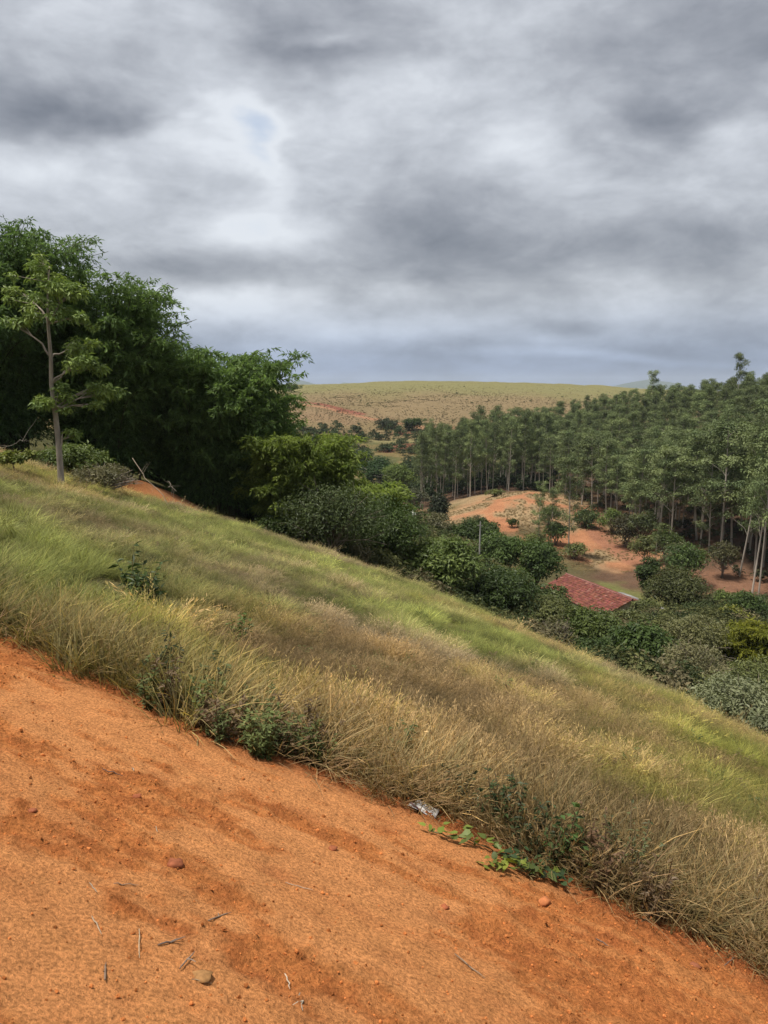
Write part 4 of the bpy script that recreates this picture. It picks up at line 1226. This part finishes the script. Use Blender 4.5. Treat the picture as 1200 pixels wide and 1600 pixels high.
def hill_h(x, y):
    return float(np.interp(y, [110, 130, 160, 200, 300], [24, 18.5, 15.5, 14.5, 14]) * rng.uniform(.82, 1.16))


far_euc = []
for i, (x, y) in enumerate(hill):
    if i < 218:
        lab, gr = (('eucalyptus in the front rows of the hill forest, its whole pale trunk showing', 'front rows of the hill forest') if y < 150 else
                   ('eucalyptus in the middle of the hill forest, showing crown and upper trunk', 'middle of the hill forest') if y < 195 else
                   ('eucalyptus high on the forest hill, showing only its crown', 'upper rows of the hill forest'))
        euc(lab, x, y, hill_h(x, y), gr, sxy=float(rng.uniform(.9, 1.3)))
    else: far_euc.append((x, y, hill_h(x, y)))
for i, (x, y) in enumerate(clump):
    if i < 70: euc('pale trunked eucalyptus of the dense clump behind the clearing', x, y, 19 * rng.uniform(.85, 1.12), 'eucalyptus clump behind the clearing', sxy=.8)
    else: far_euc.append((x, y, 20 * rng.uniform(.85, 1.1)))

for lab, px, py, t, hpx, k in (
    ('tall eucalyptus standing alone before the forest on the red bank', 888, 868, 138, 158, 2),
    ('young eucalyptus on the clearing edge with a leafy rounded top', 842, 842, 142, 88, 5),
    ('thin young eucalyptus right of the rounded one', 862, 840, 146, 76, 9),
    ('tall white trunked eucalyptus nearest the right border', 1186, 918, 108, 250, 0),
    ('slanting white trunked eucalyptus beside the nearest one', 1176, 915, 111, 226, 6),
    ('straight white trunked eucalyptus left of the slanting one', 1156, 890, 120, 232, 4),
    ('tallest eucalyptus breaking the skyline at the right', 1146, 690, 232, 134, 6),
    ('umbrella topped eucalyptus breaking the skyline left of the tallest', 1016, 690, 268, 108, 6),
    ('low leafy eucalyptus sapling on the forest edge above the olive shrub', 1025, 880, 126, 62, 5)):
    p = W(px, py, t); x, y = p[0], p[1]
    h = W(px, py - hpx, t)[2] - gz(x, y)
    o = euc(lab, x, y, h, None, k, sxy=.72 if h > 19 else .9)
    if 'slanting' in lab: o.rotation_euler = (0, .07, 0)


def scatter_pairs(name, label, pts, meshes, tints=None):
    n = len(pts); pts = np.array(pts)
    z = ground(pts[:, 0], pts[:, 1])
    P = np.stack([pts[:, 0], pts[:, 1], z], 1); rot = np.stack([np.zeros(n), np.zeros(n), rng.uniform(0, 6.28, n)], 1)
    sc = pts[:, 2] / 16; idx = rng.integers(0, len(meshes), n)
    scatter(name, label, P, rot, sc, idx, np.ones((n, 3)), meshes)


def joined(me_a, me_b):
    """trunk and crown in one mesh, two material slots"""
    import bmesh
    bm = bmesh.new(); bm.from_mesh(me_a); na = len(bm.faces); bm.from_mesh(me_b)
    bm.faces.ensure_lookup_table()
    for f in bm.faces[na:]: f.material_index = 1
    me = bpy.data.meshes.new('distant_tree'); bm.to_mesh(me); bm.free()
    me.materials.append(M_EBARK); me.materials.append(M_EUC)
    return me


if far_euc:
    scatter_pairs('distant_forest', 'farthest rows of the eucalyptus forest', far_euc, [joined(*EUC[k]) for k in range(5)])


# --- low growth: forest floor, valley, far hill
def scrub_variants(tag_, n, w, h, leaf, seed0, kk=4):
    out = []
    for k in range(kk):
        lob = rand_lobes(w, w, 0, h, 9, seed0 + k, (.22, .36), .8)
        V, F, C = crown_leaves(lob, n, leaf, leaf * .5, (.75, .8, .8), (1.25, 1.2, 1.2), seed0 + 50 + k)
        out.append(mesh(tag_, V, F, C, M_SCRUB))
    return out


def scatter_scrub():
    var = scrub_variants('scrub_piece', 130, 1.4, 1.0, .26, 4000)
    # far hill
    n = 26000; a = rng.uniform(-.16, .42, n); r = np.sqrt(rng.uniform(345 ** 2, 605 ** 2, n)); x = np.sin(a) * r; y = np.cos(a) * r
    den = fbm(x / 25, y / 35, 4, 91); keep = rng.uniform(size=n) < np.clip((den - .3) * 2.2, .05, 1) * np.interp(r, [345, 480, 560, 605], [1, 1, .25, .08])
    x, y, r = x[keep], y[keep], r[keep]; n = len(x); z = ground(x, y) - .05
    s = rng.uniform(.25, .6, n); u = rng.uniform(size=n)
    tint = np.where((u < .62)[:, None], np.array([.155, .115, .068]), np.array([.125, .115, .058])) * rng.uniform(.6, 1.3, (n, 1))
    big = rng.uniform(size=n) < .008; s = np.where(big, s * 2.6, s); tint = np.where(big[:, None], np.array([.075, .09, .04]), tint)
    rot = np.stack([np.zeros(n), np.zeros(n), rng.uniform(0, 6.28, n)], 1)
    scatter('hill_scrub', 'low brown scrub dotting the far hill', np.stack([x, y, z], 1), rot, np.stack([s, s, s * .75], 1), rng.integers(0, 4, n), tint, var)
    # the hollow at the foot of the far hill
    n = 1500; a = rng.uniform(-.13, .22, n); r = rng.uniform(215, 375, n); x = np.sin(a) * r; y = np.cos(a) * r
    keep = (fbm(x / 14, y / 14, 3, 93) > .44) & (r < 350 + 25 * rng.uniform(size=n)); x, y = x[keep], y[keep]; n = len(x)
    s = rng.uniform(1.2, 3.4, n)
    scatter('hollow_thicket', 'dark thicket in the hollow at the foot of the far hill', np.stack([x, y, ground(x, y) - .1], 1), np.stack([np.zeros(n), np.zeros(n), rng.uniform(0, 6.28, n)], 1), s, rng.integers(0, 4, n),
            np.array([.048, .066, .03]) * rng.uniform(.6, 1.5, (n, 1)), var)
    uvar = scrub_variants('undergrowth_piece', 420, 1.4, 1.0, .13, 4200)
    # undergrowth below the brow, among the bushes
    P = []
    for (px0, px1, t0, t1, n) in ((430, 720, 48, 110, 900), (620, 1000, 46, 84, 1200), (940, 1240, 34, 100, 1100), (640, 760, 90, 165, 380)):
        px = rng.uniform(px0, px1, n); t = np.sqrt(rng.uniform(t0 ** 2, t1 ** 2, n)); P.append(np.stack([(px - 600) / 1200 * t, t * .98], 1))
    P = np.concatenate(P); x, y = P[:, 0], P[:, 1]
    brow = np.interp(y, _ey, _ex); keep = (x > brow + 5.5) | (y > 46)
    keep &= ~((x > 16) & (x < 36) & (y > 84) & (y < 112))
    x, y = x[keep], y[keep]; n = len(x)
    pick = rng.uniform(size=n); tint = np.where((pick < .5)[:, None], np.array([.05, .065, .026]), np.where((pick < .8)[:, None], np.array([.10, .105, .04]), np.array([.14, .12, .065]))) * rng.uniform(.7, 1.3, (n, 1))
    s = rng.uniform(.8, 2.2, n)
    scatter('undergrowth', 'tangled low growth between the bushes below the brow', np.stack([x, y, ground(x, y) - .1], 1), np.stack([np.zeros(n), np.zeros(n), rng.uniform(0, 6.28, n)], 1), s, rng.integers(0, 4, n), tint, uvar)
    # forest floor saplings
    pts = [p for p in poisson(lambda x, y: inside(HILL, x, y), (30, 190, 100, 260), 2.2, 9000, 9)][:1300]
    P = np.array(pts); x, y = P[:, 0], P[:, 1]; n = len(x); s = rng.uniform(.5, 1.9, n)
    scatter('forest_undergrowth', 'low saplings and shrubs under the eucalyptus', np.stack([x, y, ground(x, y) - .1], 1), np.stack([np.zeros(n), np.zeros(n), rng.uniform(0, 6.28, n)], 1), s, rng.integers(0, 4, n),
            np.array([.06, .07, .032]) * rng.uniform(.6, 1.5, (n, 1)), var)
    # dry tussocks on the knoll
    n = 9000; px = rng.uniform(690, 1010, n); t = np.sqrt(rng.uniform(128 ** 2, 196 ** 2, n)); x = (px - 600) / 1200 * t; y = t * .985
    keep = (fbm(x / 6, y / 6, 4, 8) < .52); x, y = x[keep], y[keep]; n = len(x)
    tint = np.array([.28, .20, .10]) * rng.uniform(.65, 1.2, (n, 1))
    s = rng.uniform(.15, .38, n)
    scatter('dry_tussocks', 'short dry grass tussocks on the clearing', np.stack([x, y, ground(x, y) - .05], 1), np.stack([np.zeros(n), np.zeros(n), rng.uniform(0, 6.28, n)], 1), np.stack([s, s, s * .6], 1), rng.integers(0, 4, n), tint, var)


scatter_scrub()


# ------------------------------------------------------------------ farmhouse
def farmhouse():
    a = W(885, 894, 104.5); b = W(988, 936, 91.8)
    zr = -25.0
    mid = (a + b) / 2; dv = (b - a)[:2]; Ln = float(np.hypot(*dv)); rz = math.atan2(dv[1], dv[0])
    g = gz(mid[0], mid[1]); zb = min(g, zr - 4.6)
    o = thing('farmhouse', 'long low farmhouse under a red clay tile roof among the trees', 'house', (mid[0], mid[1], zb), None, rz)
    H = zr - zb; half = 4.1; drop = 1.55
    L2 = Ln / 2
    # walls (local x along the ridge, -y faces the viewer's side)
    mb = MB(); wc = (.62, .55, .44); ov = .45; hw = half - ov; zw = H - drop * (hw / half) - .12
    for (lo, hi) in (((-L2 + ov, -hw, 0), (L2 - ov, -hw + .2, zw)), ((-L2 + ov, hw - .2, 0), (L2 - ov, hw, zw)), ((-L2 + ov, -hw + .2, 0), (-L2 + ov + .2, hw - .2, zw)), ((L2 - ov - .2, -hw + .2, 0), (L2 - ov, hw - .2, zw))):
        mb.box(lo, hi, wc)
    for sx in (-1, 1):
        x0 = sx * (L2 - ov - .1)
        V = [(x0, -hw + .1, zw + .002), (x0, hw - .1, zw + .002), (x0, .02, H - .14), (x0, -.02, H - .14)]
        mb.add(V, [(0, 1, 2, 3)], wc)
    obj('wall', mb.build('wall', M_WALL), o)
    # windows and a door on both long sides
    for sy in (-1, 1):
        for i, xc in enumerate((-4.6, -2.2, 2.2, 4.6)):
            f = MB(); yy = sy * (hw + .012); f.box((xc - .55, yy - .05, 1.0), (xc + .55, yy + .05, 2.1), (.20, .13, .09)); w = obj('window', f.build('window', M_BARK), o)
            p = MB()
            for q in (-.27, .27): p.box((xc + q - .22, yy - .06, 1.1), (xc + q + .22, yy + .06, 2.0), (.03, .035, .04))
            obj('pane', p.build('pane', M_TIN), w)
        d = MB(); yy = sy * (hw + .012); d.box((-.45, yy - .05, 0.05), (.45, yy + .05, 2.1), (.16, .1, .065)); dr = obj('door', d.build('door', M_BARK), o)
        hd = MB(); hd.box((.30, yy + sy * .055 - .02, 1.0), (.36, yy + sy * .055 + .02, 1.1), (.3, .28, .25)); obj('handle', hd.build('handle', M_TIN), dr)
    # roof: a boarded deck under rows of curved clay tiles
    deck = MB()
    for sy in (-1, 1):
        V = [(-L2, 0, H - .10), (L2, 0, H - .10), (L2, sy * half, H - .10 - drop), (-L2, sy * half, H - .10 - drop), (-L2, 0, H - .18), (L2, 0, H - .18), (L2, sy * half, H - .18 - drop), (-L2, sy * half, H - .18 - drop)]
        deck.add(V, [(0, 1, 2, 3), (4, 7, 6, 5), (0, 3, 7, 4), (1, 5, 6, 2), (2, 6, 7, 3), (0, 4, 5, 1)], (.14, .09, .06))
    roof = obj('roof', deck.build('roof', M_BARK), o)
    tl = MB(); r = np.random.default_rng(8); ncol = int(Ln / .24); nrow = 11
    base = np.array([.175, .058, .042])
    for sy in (-1, 1):
        for i in range(nrow):
            u0 = i / nrow; u1 = (i + 1.18) / nrow
            for j in range(ncol):
                xc = -L2 + (j + .5) * Ln / ncol; hw_ = Ln / ncol * .5
                jz = r.normal(0, .008); c = base * r.uniform(.72, 1.25) * np.array([1, r.uniform(.85, 1.2), r.uniform(.85, 1.2)])
                if r.uniform() < .025: c = np.array([.26, .13, .10])
                pr = []
                for u, lift in ((u0, -.02), (min(u1, 1.03), .035)):
                    y = sy * half * u; z = H - drop * u - .07 + lift + jz
                    pr += [(xc - hw_, y, z), (xc - hw_ * .5, y, z + .075), (xc + hw_ * .5, y, z + .075), (xc + hw_, y, z)]
                tl.add(pr, [(0, 1, 5, 4), (1, 2, 6, 5), (2, 3, 7, 6)], c)
    t = obj('roof_tiles', tl.build('roof_tiles', M_TILE), roof); t['kind'] = 'stuff'
    rd = MB(); rd.tube(np.stack([np.linspace(-L2 - .05, L2 + .05, 30), np.zeros(30), np.full(30, H - .02) + r.normal(0, .012, 30)], 1), .13, (.19, .085, .07), 8)
    obj('ridge_cap', rd.build('ridge_cap', M_TILE, True), roof)
    # pale sheets of a lean-to behind the ridge
    ln = MB()
    for k in range(7):
        x0 = -3.0 + k * 1.25; c = np.array([.24, .23, .22]) * r.uniform(.5, 1.25)
        z0 = H - drop - .22 + r.normal(0, .02)
        V = [(x0, half - .2, z0), (x0 + 1.18, half - .2, z0), (x0 + 1.18, half + 2.4, z0 - .5), (x0, half + 2.4, z0 - .5)]
        V2 = [(p[0], p[1], p[2] - .03) for p in V]
        ln.add(V + V2, [(0, 1, 2, 3), (4, 7, 6, 5), (0, 4, 5, 1), (1, 5, 6, 2), (2, 6, 7, 3), (3, 7, 4, 0)], c)
    obj('lean_to_roof', ln.build('lean_to_roof', M_TIN), o)
    ps = MB()
    for k in range(4): ps.box((-2.9 + k * 2.8, half + 2.2, 0), (-2.78 + k * 2.8, half + 2.32, H - drop - .70), (.2, .15, .11))
    obj('lean_to_post', ps.build('lean_to_post', M_BARK), o)


farmhouse()

# utility pole before the dome tree
_p = place(749, 880, 90)
o = thing('utility_pole', 'thin pale pole standing in front of the leftmost dome tree', 'pole', _p)
mb = MB(); hp = W(749, 813, 90)[2] - _p[2]
mb.tube([(0, 0, -.5), (0, 0, hp * .5), (0.03, 0, hp)], [.11, .09, .07], (.40, .38, .35), 8)
obj('shaft', mb.build('shaft', M_EBARK, True), o)
mb = MB(); mb.box((-.32, -.04, hp - .5), (.32, .04, hp - .42), (.3, .27, .23)); obj('crossbar', mb.build('crossbar', M_EBARK), o)

# fence stakes and fallen canes at the orange scar
for i, (p0, p1, lab, rad, c) in enumerate((((207, 716), (262, 772), 'long pale fallen cane leaning down the earth scar', .024, (.22, .18, .13)), ((256, 772), (330, 812), 'dead cane lying along the lower edge of the earth scar', .02, (.24, .18, .12)),
                                     ((262, 752), (276, 768), 'short broken cane sticking out under the bamboo', .014, (.2, .17, .13)), ((0, 700), (42, 686), 'dead cane leaning in front of the tallest bamboo', .014, (.25, .22, .18)))):
    t = 39.5 if i != 3 else 36
    a = W(*p0, t); b = W(*p1, t - (2 if i != 3 else 0))
    if i in (0, 1):
        b[2] = gz(b[0], b[1]) + .05
    if i == 1: a[2] = gz(a[0], a[1]) + .25
    o = thing('fallen_cane', lab, 'cane', (a + b) / 2, None)
    m = (a + b) / 2; mb = MB(); rr = np.random.default_rng(900 + i)
    mb.tube(limb_path(a - m, b - m, .05, 8, rr), np.linspace(rad, rad * .5, 8), c, 6)
    obj('stalk', mb.build('stalk', M_BARK, True), o)
    mb = MB()
    for _ in range(5):
        q = (a - m) + (b - a) * rr.uniform(.2, .9); mb.tube(limb_path(q, q + rr.normal(0, .35, 3), .2, 3, rr), [.009, .006, .003], c, 3)
    obj('side_twig', mb.build('side_twig', M_BARK), o)


# ------------------------------------------------------------------ weeds standing out of the grass
def weed(label, px, py, h, seed, col, n=12, leaf=.07, wd=.03, group='weeds standing in the grass', cat='weed', on=G):
    p = on(px, py); p = p[0] if isinstance(p, tuple) else p
    o = thing('weed', label, cat, p, group); r = np.random.default_rng(seed)
    mb = MB(); lf = MB()
    for _ in range(n):
        az = r.uniform(0, 6.28); ln = h * r.uniform(.5, 1); ou = r.uniform(.1, .45)
        t = np.linspace(0, 1, 5)[:, None]; b = np.array([r.normal(0, .05), r.normal(0, .05), -.03])
        f = lambda q: b + np.concatenate([np.cos(az) * ou * ln * q ** 1.4, np.sin(az) * ou * ln * q ** 1.4, ln * q], 1)
        mb.tube(f(t), np.linspace(.006, .002, 5), (.12, .09, .05), 4)
        m = int(16 + 16 * ln); q = r.uniform(.2, 1, (m, 1)); pos = f(q)
        d = np.stack([r.normal(0, 1, m), r.normal(0, 1, m), r.uniform(-.4, .5, m)], 1)
        V, F = leaf_quads(pos, d, np.array([[0, 0, 1.]]) + r.normal(0, .35, (m, 3)), leaf * r.uniform(.6, 1.25, m), wd * r.uniform(.7, 1.2, m))
        lf.add(V, F, np.repeat(np.asarray(col)[None] * r.uniform(.65, 1.35, (m, 1)), 4, 0))
    obj('stem', mb.build('stem', M_BARK), o); obj('foliage', lf.build('foliage', M_LEAF), o)


GRN = (.05, .085, .028)
for i, a in enumerate([
    ('dark leafy weed standing tallest in the green grass at the left', 215, 955, .75, (.050, .075, .022), 7, .11, .045),
    ('dark low weed beside the tallest weed in the grass', 236, 955, .45, (.052, .08, .022), 9, .10, .04),
    ('small bright weed alone in the grass right of the dark weeds', 372, 1012, .38, (.09, .13, .03), 9, .07, .03),
    ('dark leafy weed hanging over the earth at the left bank', 262, 1085, .5, (.07, .092, .036), 14, .06, .022),
    ('broad dark weed patch at the middle of the bank', 340, 1110, .5, (.07, .09, .034), 12, .06, .024),
    ('green weed between straw tufts above the litter', 620, 1215, .42, (.08, .115, .038), 12, .05, .02),
    ('grey green weed just right of the litter', 712, 1275, .40, (.06, .08, .035), 14, .05, .02),
    ('green pointed leaf weed behind the trailing vines', 790, 1310, .46, (.06, .09, .028), 16, .05, .02),
    ('tall bright green weed at the dark part of the bank', 885, 1370, .50, (.065, .11, .03), 9, .055, .026),
    ('bushy dark weed right of the trailing vines', 840, 1350, .44, (.065, .09, .034), 16, .045, .02),
    ('reddish brown dying weed at the dark part of the bank', 935, 1395, .46, (.13, .075, .04), 18, .04, .016),
    ('olive small leaved weed above the dying one', 985, 1400, .50, (.09, .10, .04), 18, .04, .016),
    ('brown withered weed lowest on the bank', 1020, 1440, .42, (.15, .10, .055), 16, .04, .014),
    ]):
    lab, px, py, h, col, n, lf, wd = a
    weed(lab, px, py, h, 5000 + i, col, n, lf, wd)


# trailing vines on the earth
def leaf_blade(seed):
    r = np.random.default_rng(seed)
    # lobed heart-shaped blade, folded along the midrib and drooping to the tip
    half = [(0, .0), (.20, .25), (.42, .30), (.60, .22), (.80, .12)]
    V = []; mid = []
    for k, (u, w) in enumerate(half + [(1.0, 0)]):
        mid.append(len(V)); V.append((u, 0, -.18 * u * u))
        if w > 0 or k == 0:
            ww = w if k else .12
            V.append((u - .06, ww, .10 * ww - .18 * u * u + r.normal(0, .012))); V.append((u - .06, -ww, .10 * ww - .18 * u * u + r.normal(0, .012)))
    F = []
    for k in range(len(half) - 1):
        a, b = mid[k], mid[k + 1]; F += [(a, b, b + 1, a + 1), (a + 2, b + 2, b, a)]
    a, b = mid[len(half) - 1], mid[len(half)]
    F += [(a, b, a + 1, a + 1)][:0]
    V.append((.9, .06, -.15)); V.append((.9, -.06, -.15)); n = len(V)
    F += [(a, b, n - 2, a + 1), (a + 2, n - 1, b, a)]
    return np.array(V, float), np.array(F)


def vine(label, pix, seed, nleaf, size, ca, cb, lift=.05):
    pts = np.array([D(*q) for q in pix]); o = thing('trailing_vine', label, 'vine', pts[0], 'trailing vines on the orange earth')
    r = np.random.default_rng(seed); loc = pts - pts[0]
    # resample
    s = np.concatenate([[0], np.cumsum(np.linalg.norm(np.diff(loc, axis=0), axis=1))]); q = np.linspace(0, s[-1], 24)
    P = np.stack([np.interp(q, s, loc[:, k]) for k in range(3)], 1); P[:, 2] += .012 + .02 * np.abs(np.sin(q * 9)); P[:, :2] += r.normal(0, .006, (24, 2))
    mb = MB(); mb.tube(P, np.linspace(.004, .002, 24), (.13, .12, .05), 5); obj('stem', mb.build('stem', M_BARK, True), o)
    blades_ = []
    for k in range(4):
        V, F = leaf_blade(seed + k); t = k / 3
        c = np.asarray(ca) * (1 - t) + np.asarray(cb) * t
        blades_.append(mesh('leaf', V, F, np.tile(c, (len(V), 1)), M_LEAF, True))
    from mathutils import Euler
    for i in range(nleaf):
        u = (i + r.uniform(.1, .9)) / nleaf; j = u * 23; a = P[int(j)]
        k = int(np.clip(u * 4 + r.normal(0, .7), 0, 3))
        l = obj('leaf', blades_[k], o)
        off = r.normal(0, size * .45, 2); l.location = (a[0] + off[0], a[1] + off[1], a[2] + r.uniform(.2, 1) * lift)
        l.rotation_euler = Euler((r.normal(0, .35), r.normal(.15, .3), r.uniform(0, 6.28)))
        sc = size * r.uniform(.65, 1.2); l.scale = (sc, sc, sc)


vine('upper trailing vine, yellow green at its tip, on the orange earth', [(672, 1314), (700, 1324), (735, 1331), (762, 1337), (788, 1350), (804, 1362), (812, 1352), (800, 1338)], 6000, 56, .052, (.15, .19, .03), (.035, .062, .022))
vine('lower trailing vine ending in dark leaves on the orange earth', [(764, 1368), (790, 1370), (815, 1374), (838, 1377), (862, 1384), (888, 1398)], 6100, 64, .056, (.17, .20, .03), (.035, .060, .022))
vine('short trailing vine half under the grass beside the others', [(800, 1352), (822, 1362), (845, 1372), (862, 1382)], 6200, 26, .05, (.07, .10, .03), (.04, .065, .026))


# ------------------------------------------------------------------ litter, sticks, stones on the earth
def litter():
    p = D(664, 1272); o = thing('paper_litter', 'crumpled pale scrap of paper at the grass edge', 'litter', (p[0], p[1], p[2] + .012), None, -.42)
    n, m = 14, 7; u = np.linspace(-.5, .5, n); v = np.linspace(-.5, .5, m); U, Vv = np.meshgrid(u, v)
    w = .155; h = .13
    z = .011 * (fbm(U * 4 + 9, Vv * 4, 3, 71) - .3) + .02 * (Vv > .2) * (Vv - .2)
    x = U * w * (1 - .25 * Vv); y = Vv * h
    # lie with the slope
    top = np.stack([x, y, z - .26 * x - .24 * y], -1).reshape(-1, 3); bot = top - np.array([0, 0, .002])
    i = np.arange(m - 1)[:, None] * n; j = np.arange(n - 1)[None]; F = np.stack([i + j, i + j + 1, i + n + j + 1, i + n + j], -1).reshape(-1, 4); K = n * m
    side = []
    ring = list(range(n)) + [n * k + n - 1 for k in range(1, m)] + [n * (m - 1) + k for k in range(n - 2, -1, -1)] + [n * k for k in range(m - 2, 0, -1)]
    for a, b in zip(ring, ring[1:] + ring[:1]): side.append((a, a + K, b + K, b))
    C = np.tile([.62, .60, .58], (2 * K, 1)); dk = (fbm(U * 7, Vv * 9, 2, 75) < .33).ravel()
    C[:K][dk] = (.50, .46, .43)
    obj('sheet', mesh('sheet', np.concatenate([top, bot]), np.concatenate([F, F[:, ::-1] + K, side]), C, M_WALL, True), o)
    e = MB(); e.tube(np.array([(-.085, -.02, .012 + .02), (-.045, -.05, .014 + .02), (-.0, -.068, .008 + .018)]), [.004, .006, .003], (.16, .09, .12), 5)
    obj('rolled_edge', e.build('rolled_edge', M_WALL, True), o)


litter()

STICKS = [
    ((140, 1385), (153, 1403), .004, (.45, .36, .26), 'short pale stick upper left of the stick group'),
    ((178, 1388), (218, 1392), .004, (.24, .17, .12), 'dark wispy twig right of the short pale stick'),
    ((144, 1441), (159, 1472), .005, (.50, .38, .26), 'pale slanting stick above the upright straw'),
    ((218, 1462), (219, 1507), .004, (.56, .45, .30), 'straight upright straw in the left foreground'),
    ((247, 1485), (289, 1473), .006, (.16, .12, .095), 'dark stick pointing right beside the upright straw'),
    ((281, 1522), (303, 1500), .006, (.22, .16, .12), 'dark slanting stick above the flat stone'),
    ((165, 1545), (167, 1515), .007, (.20, .14, .10), 'short forked dark stick lowest at the left'),
    ((325, 1447), (362, 1434), .006, (.22, .16, .115), 'brown stick half sunk in the earth at the centre left'),
    ((445, 1528), (453, 1547), .005, (.66, .54, .40), 'small pale chip of stick in the lower middle'),
    ((469, 1560), (471, 1590), .006, (.42, .34, .25), 'upright broken stick near the lower border'),
    ((710, 1500), (760, 1540), .006, (.34, .24, .16), 'long thin stick lying right of the middle'),
    ((160, 1212), (192, 1219), .005, (.16, .11, .09), 'dark thin stick far up the bank at the left'),
    ((243, 1294), (246, 1311), .003, (.60, .50, .36), 'tiny pale straw standing in the middle left'),
    ((300, 1538), (330, 1544), .003, (.50, .36, .22), 'thin straw lying across the flat stone'),
    ((207, 1206), (209, 1213), .006, (.62, .50, .36), 'pale leaf scrap high on the bank'),
    ((446, 1385), (490, 1400), .003, (.62, .50, .38), 'thin pale straw by the scattered chips'),
    ((858, 1345), (866, 1352), .004, (.5, .40, .28), 'short straw beside the lower vine'),
    ((930, 1480), (950, 1492), .007, (.17, .11, .08), 'dark twig lying below the grass at the right'),
    ((1130, 1520), (1146, 1508), .006, (.17, .11, .08), 'dark twig stub at the right edge of the earth'),
]
for i, (p0, p1, rad, c, lab) in enumerate(STICKS):
    a = D(*p0); b = D(*p1); m = (a + b) / 2; rr = np.random.default_rng(7000 + i)
    o = thing('dry_stick', lab, 'stick', (m[0], m[1], m[2]), 'dry sticks and straws on the orange earth')
    up = np.array([0, 0, rad * .8 + .004]); mb = MB(); q = limb_path(a - m + up, b - m + up, .05, 7); q[1:-1] += rr.normal(0, .0016, (5, 3)); q[3:, :2] += rr.normal(0, .003, 2)
    mb.tube(q, rad * np.array([.55, .9, 1, .95, .9, .7, .3]) * .48, np.asarray(c) * (.6 if c[0] > .3 else .85), 6)
    obj('shaft', mb.build('shaft', M_STICK, True), o)
    if rad >= .006:
        mb = MB(); e = q[4] + np.array([rr.normal(0, .02), rr.normal(0, .02), .008]); mb.tube(limb_path(q[3], e, .1, 3, rr), [rad * .5, rad * .35, rad * .2], c, 5)
        obj('side_twig', mb.build('side_twig', M_STICK), o)

CLODS = [((275, 1357), .026, (.22, .07, .03), 'large dark earth clod in the left middle of the bank'), ((316, 1534), .028, (.26, .135, .05), 'flat yellowish brown stone lowest in the left foreground'), ((520, 1331), .020, (.24, .075, .03), 'dark earth clod in the middle of the bank'),
         ((51, 1271), .016, (.25, .08, .035), 'small dark clod at the left end of the bank'), ((850, 1418), .028, (.40, .14, .05), 'raised earth clod under the lower vine'), ((215, 1253), .018, (.28, .085, .035), 'small clod up the bank at the left'),
         ((695, 1422), .016, (.3, .09, .035), 'small dark clod near the middle right'), ((1085, 1518), .022, (.22, .075, .035), 'dark hollow clod near the grass at the right')]
for i, (p, s, c, lab) in enumerate(CLODS):
    r = np.random.default_rng(8000 + i); q = D(*p)
    nu, nv = 14, 8; th = np.linspace(0, 2 * np.pi, nu, endpoint=False); ph = np.linspace(.002, np.pi - .002, nv); T, PH = np.meshgrid(th, ph)
    dx, dy, dz = np.cos(T) * np.sin(PH), np.sin(T) * np.sin(PH), np.cos(PH)
    k = 1 + (fbm(dx * 1.6 + dz * 1.1 + i * 5, dy * 1.6 - dz, 3, 80 + i) - .5) * .9
    flat = .38 if 'flat' in lab else .62
    V = np.stack([dx * k * s * 1.25, dy * k * s, dz * k * s * flat], -1).reshape(-1, 3)
    ii = np.arange(nv - 1)[:, None] * nu; j = np.arange(nu)[None]; j2 = (j + 1) % nu
    F = np.stack([ii + j, ii + nu + j, ii + nu + j2, ii + j2], -1).reshape(-1, 4)
    o = obj('stone' if 'stone' in lab else 'earth_clod', mesh('earth_clod', V, F, np.asarray(c) * r.uniform(.85, 1.15, (len(V), 1)), M_STICK, True), None, (q[0], q[1], q[2] + s * flat * .35))
    o.rotation_euler = (0, 0, r.uniform(0, 6.28))
    tag(o, lab, 'stone' if 'stone' in lab else 'clod', 'clods and stones on the orange earth')
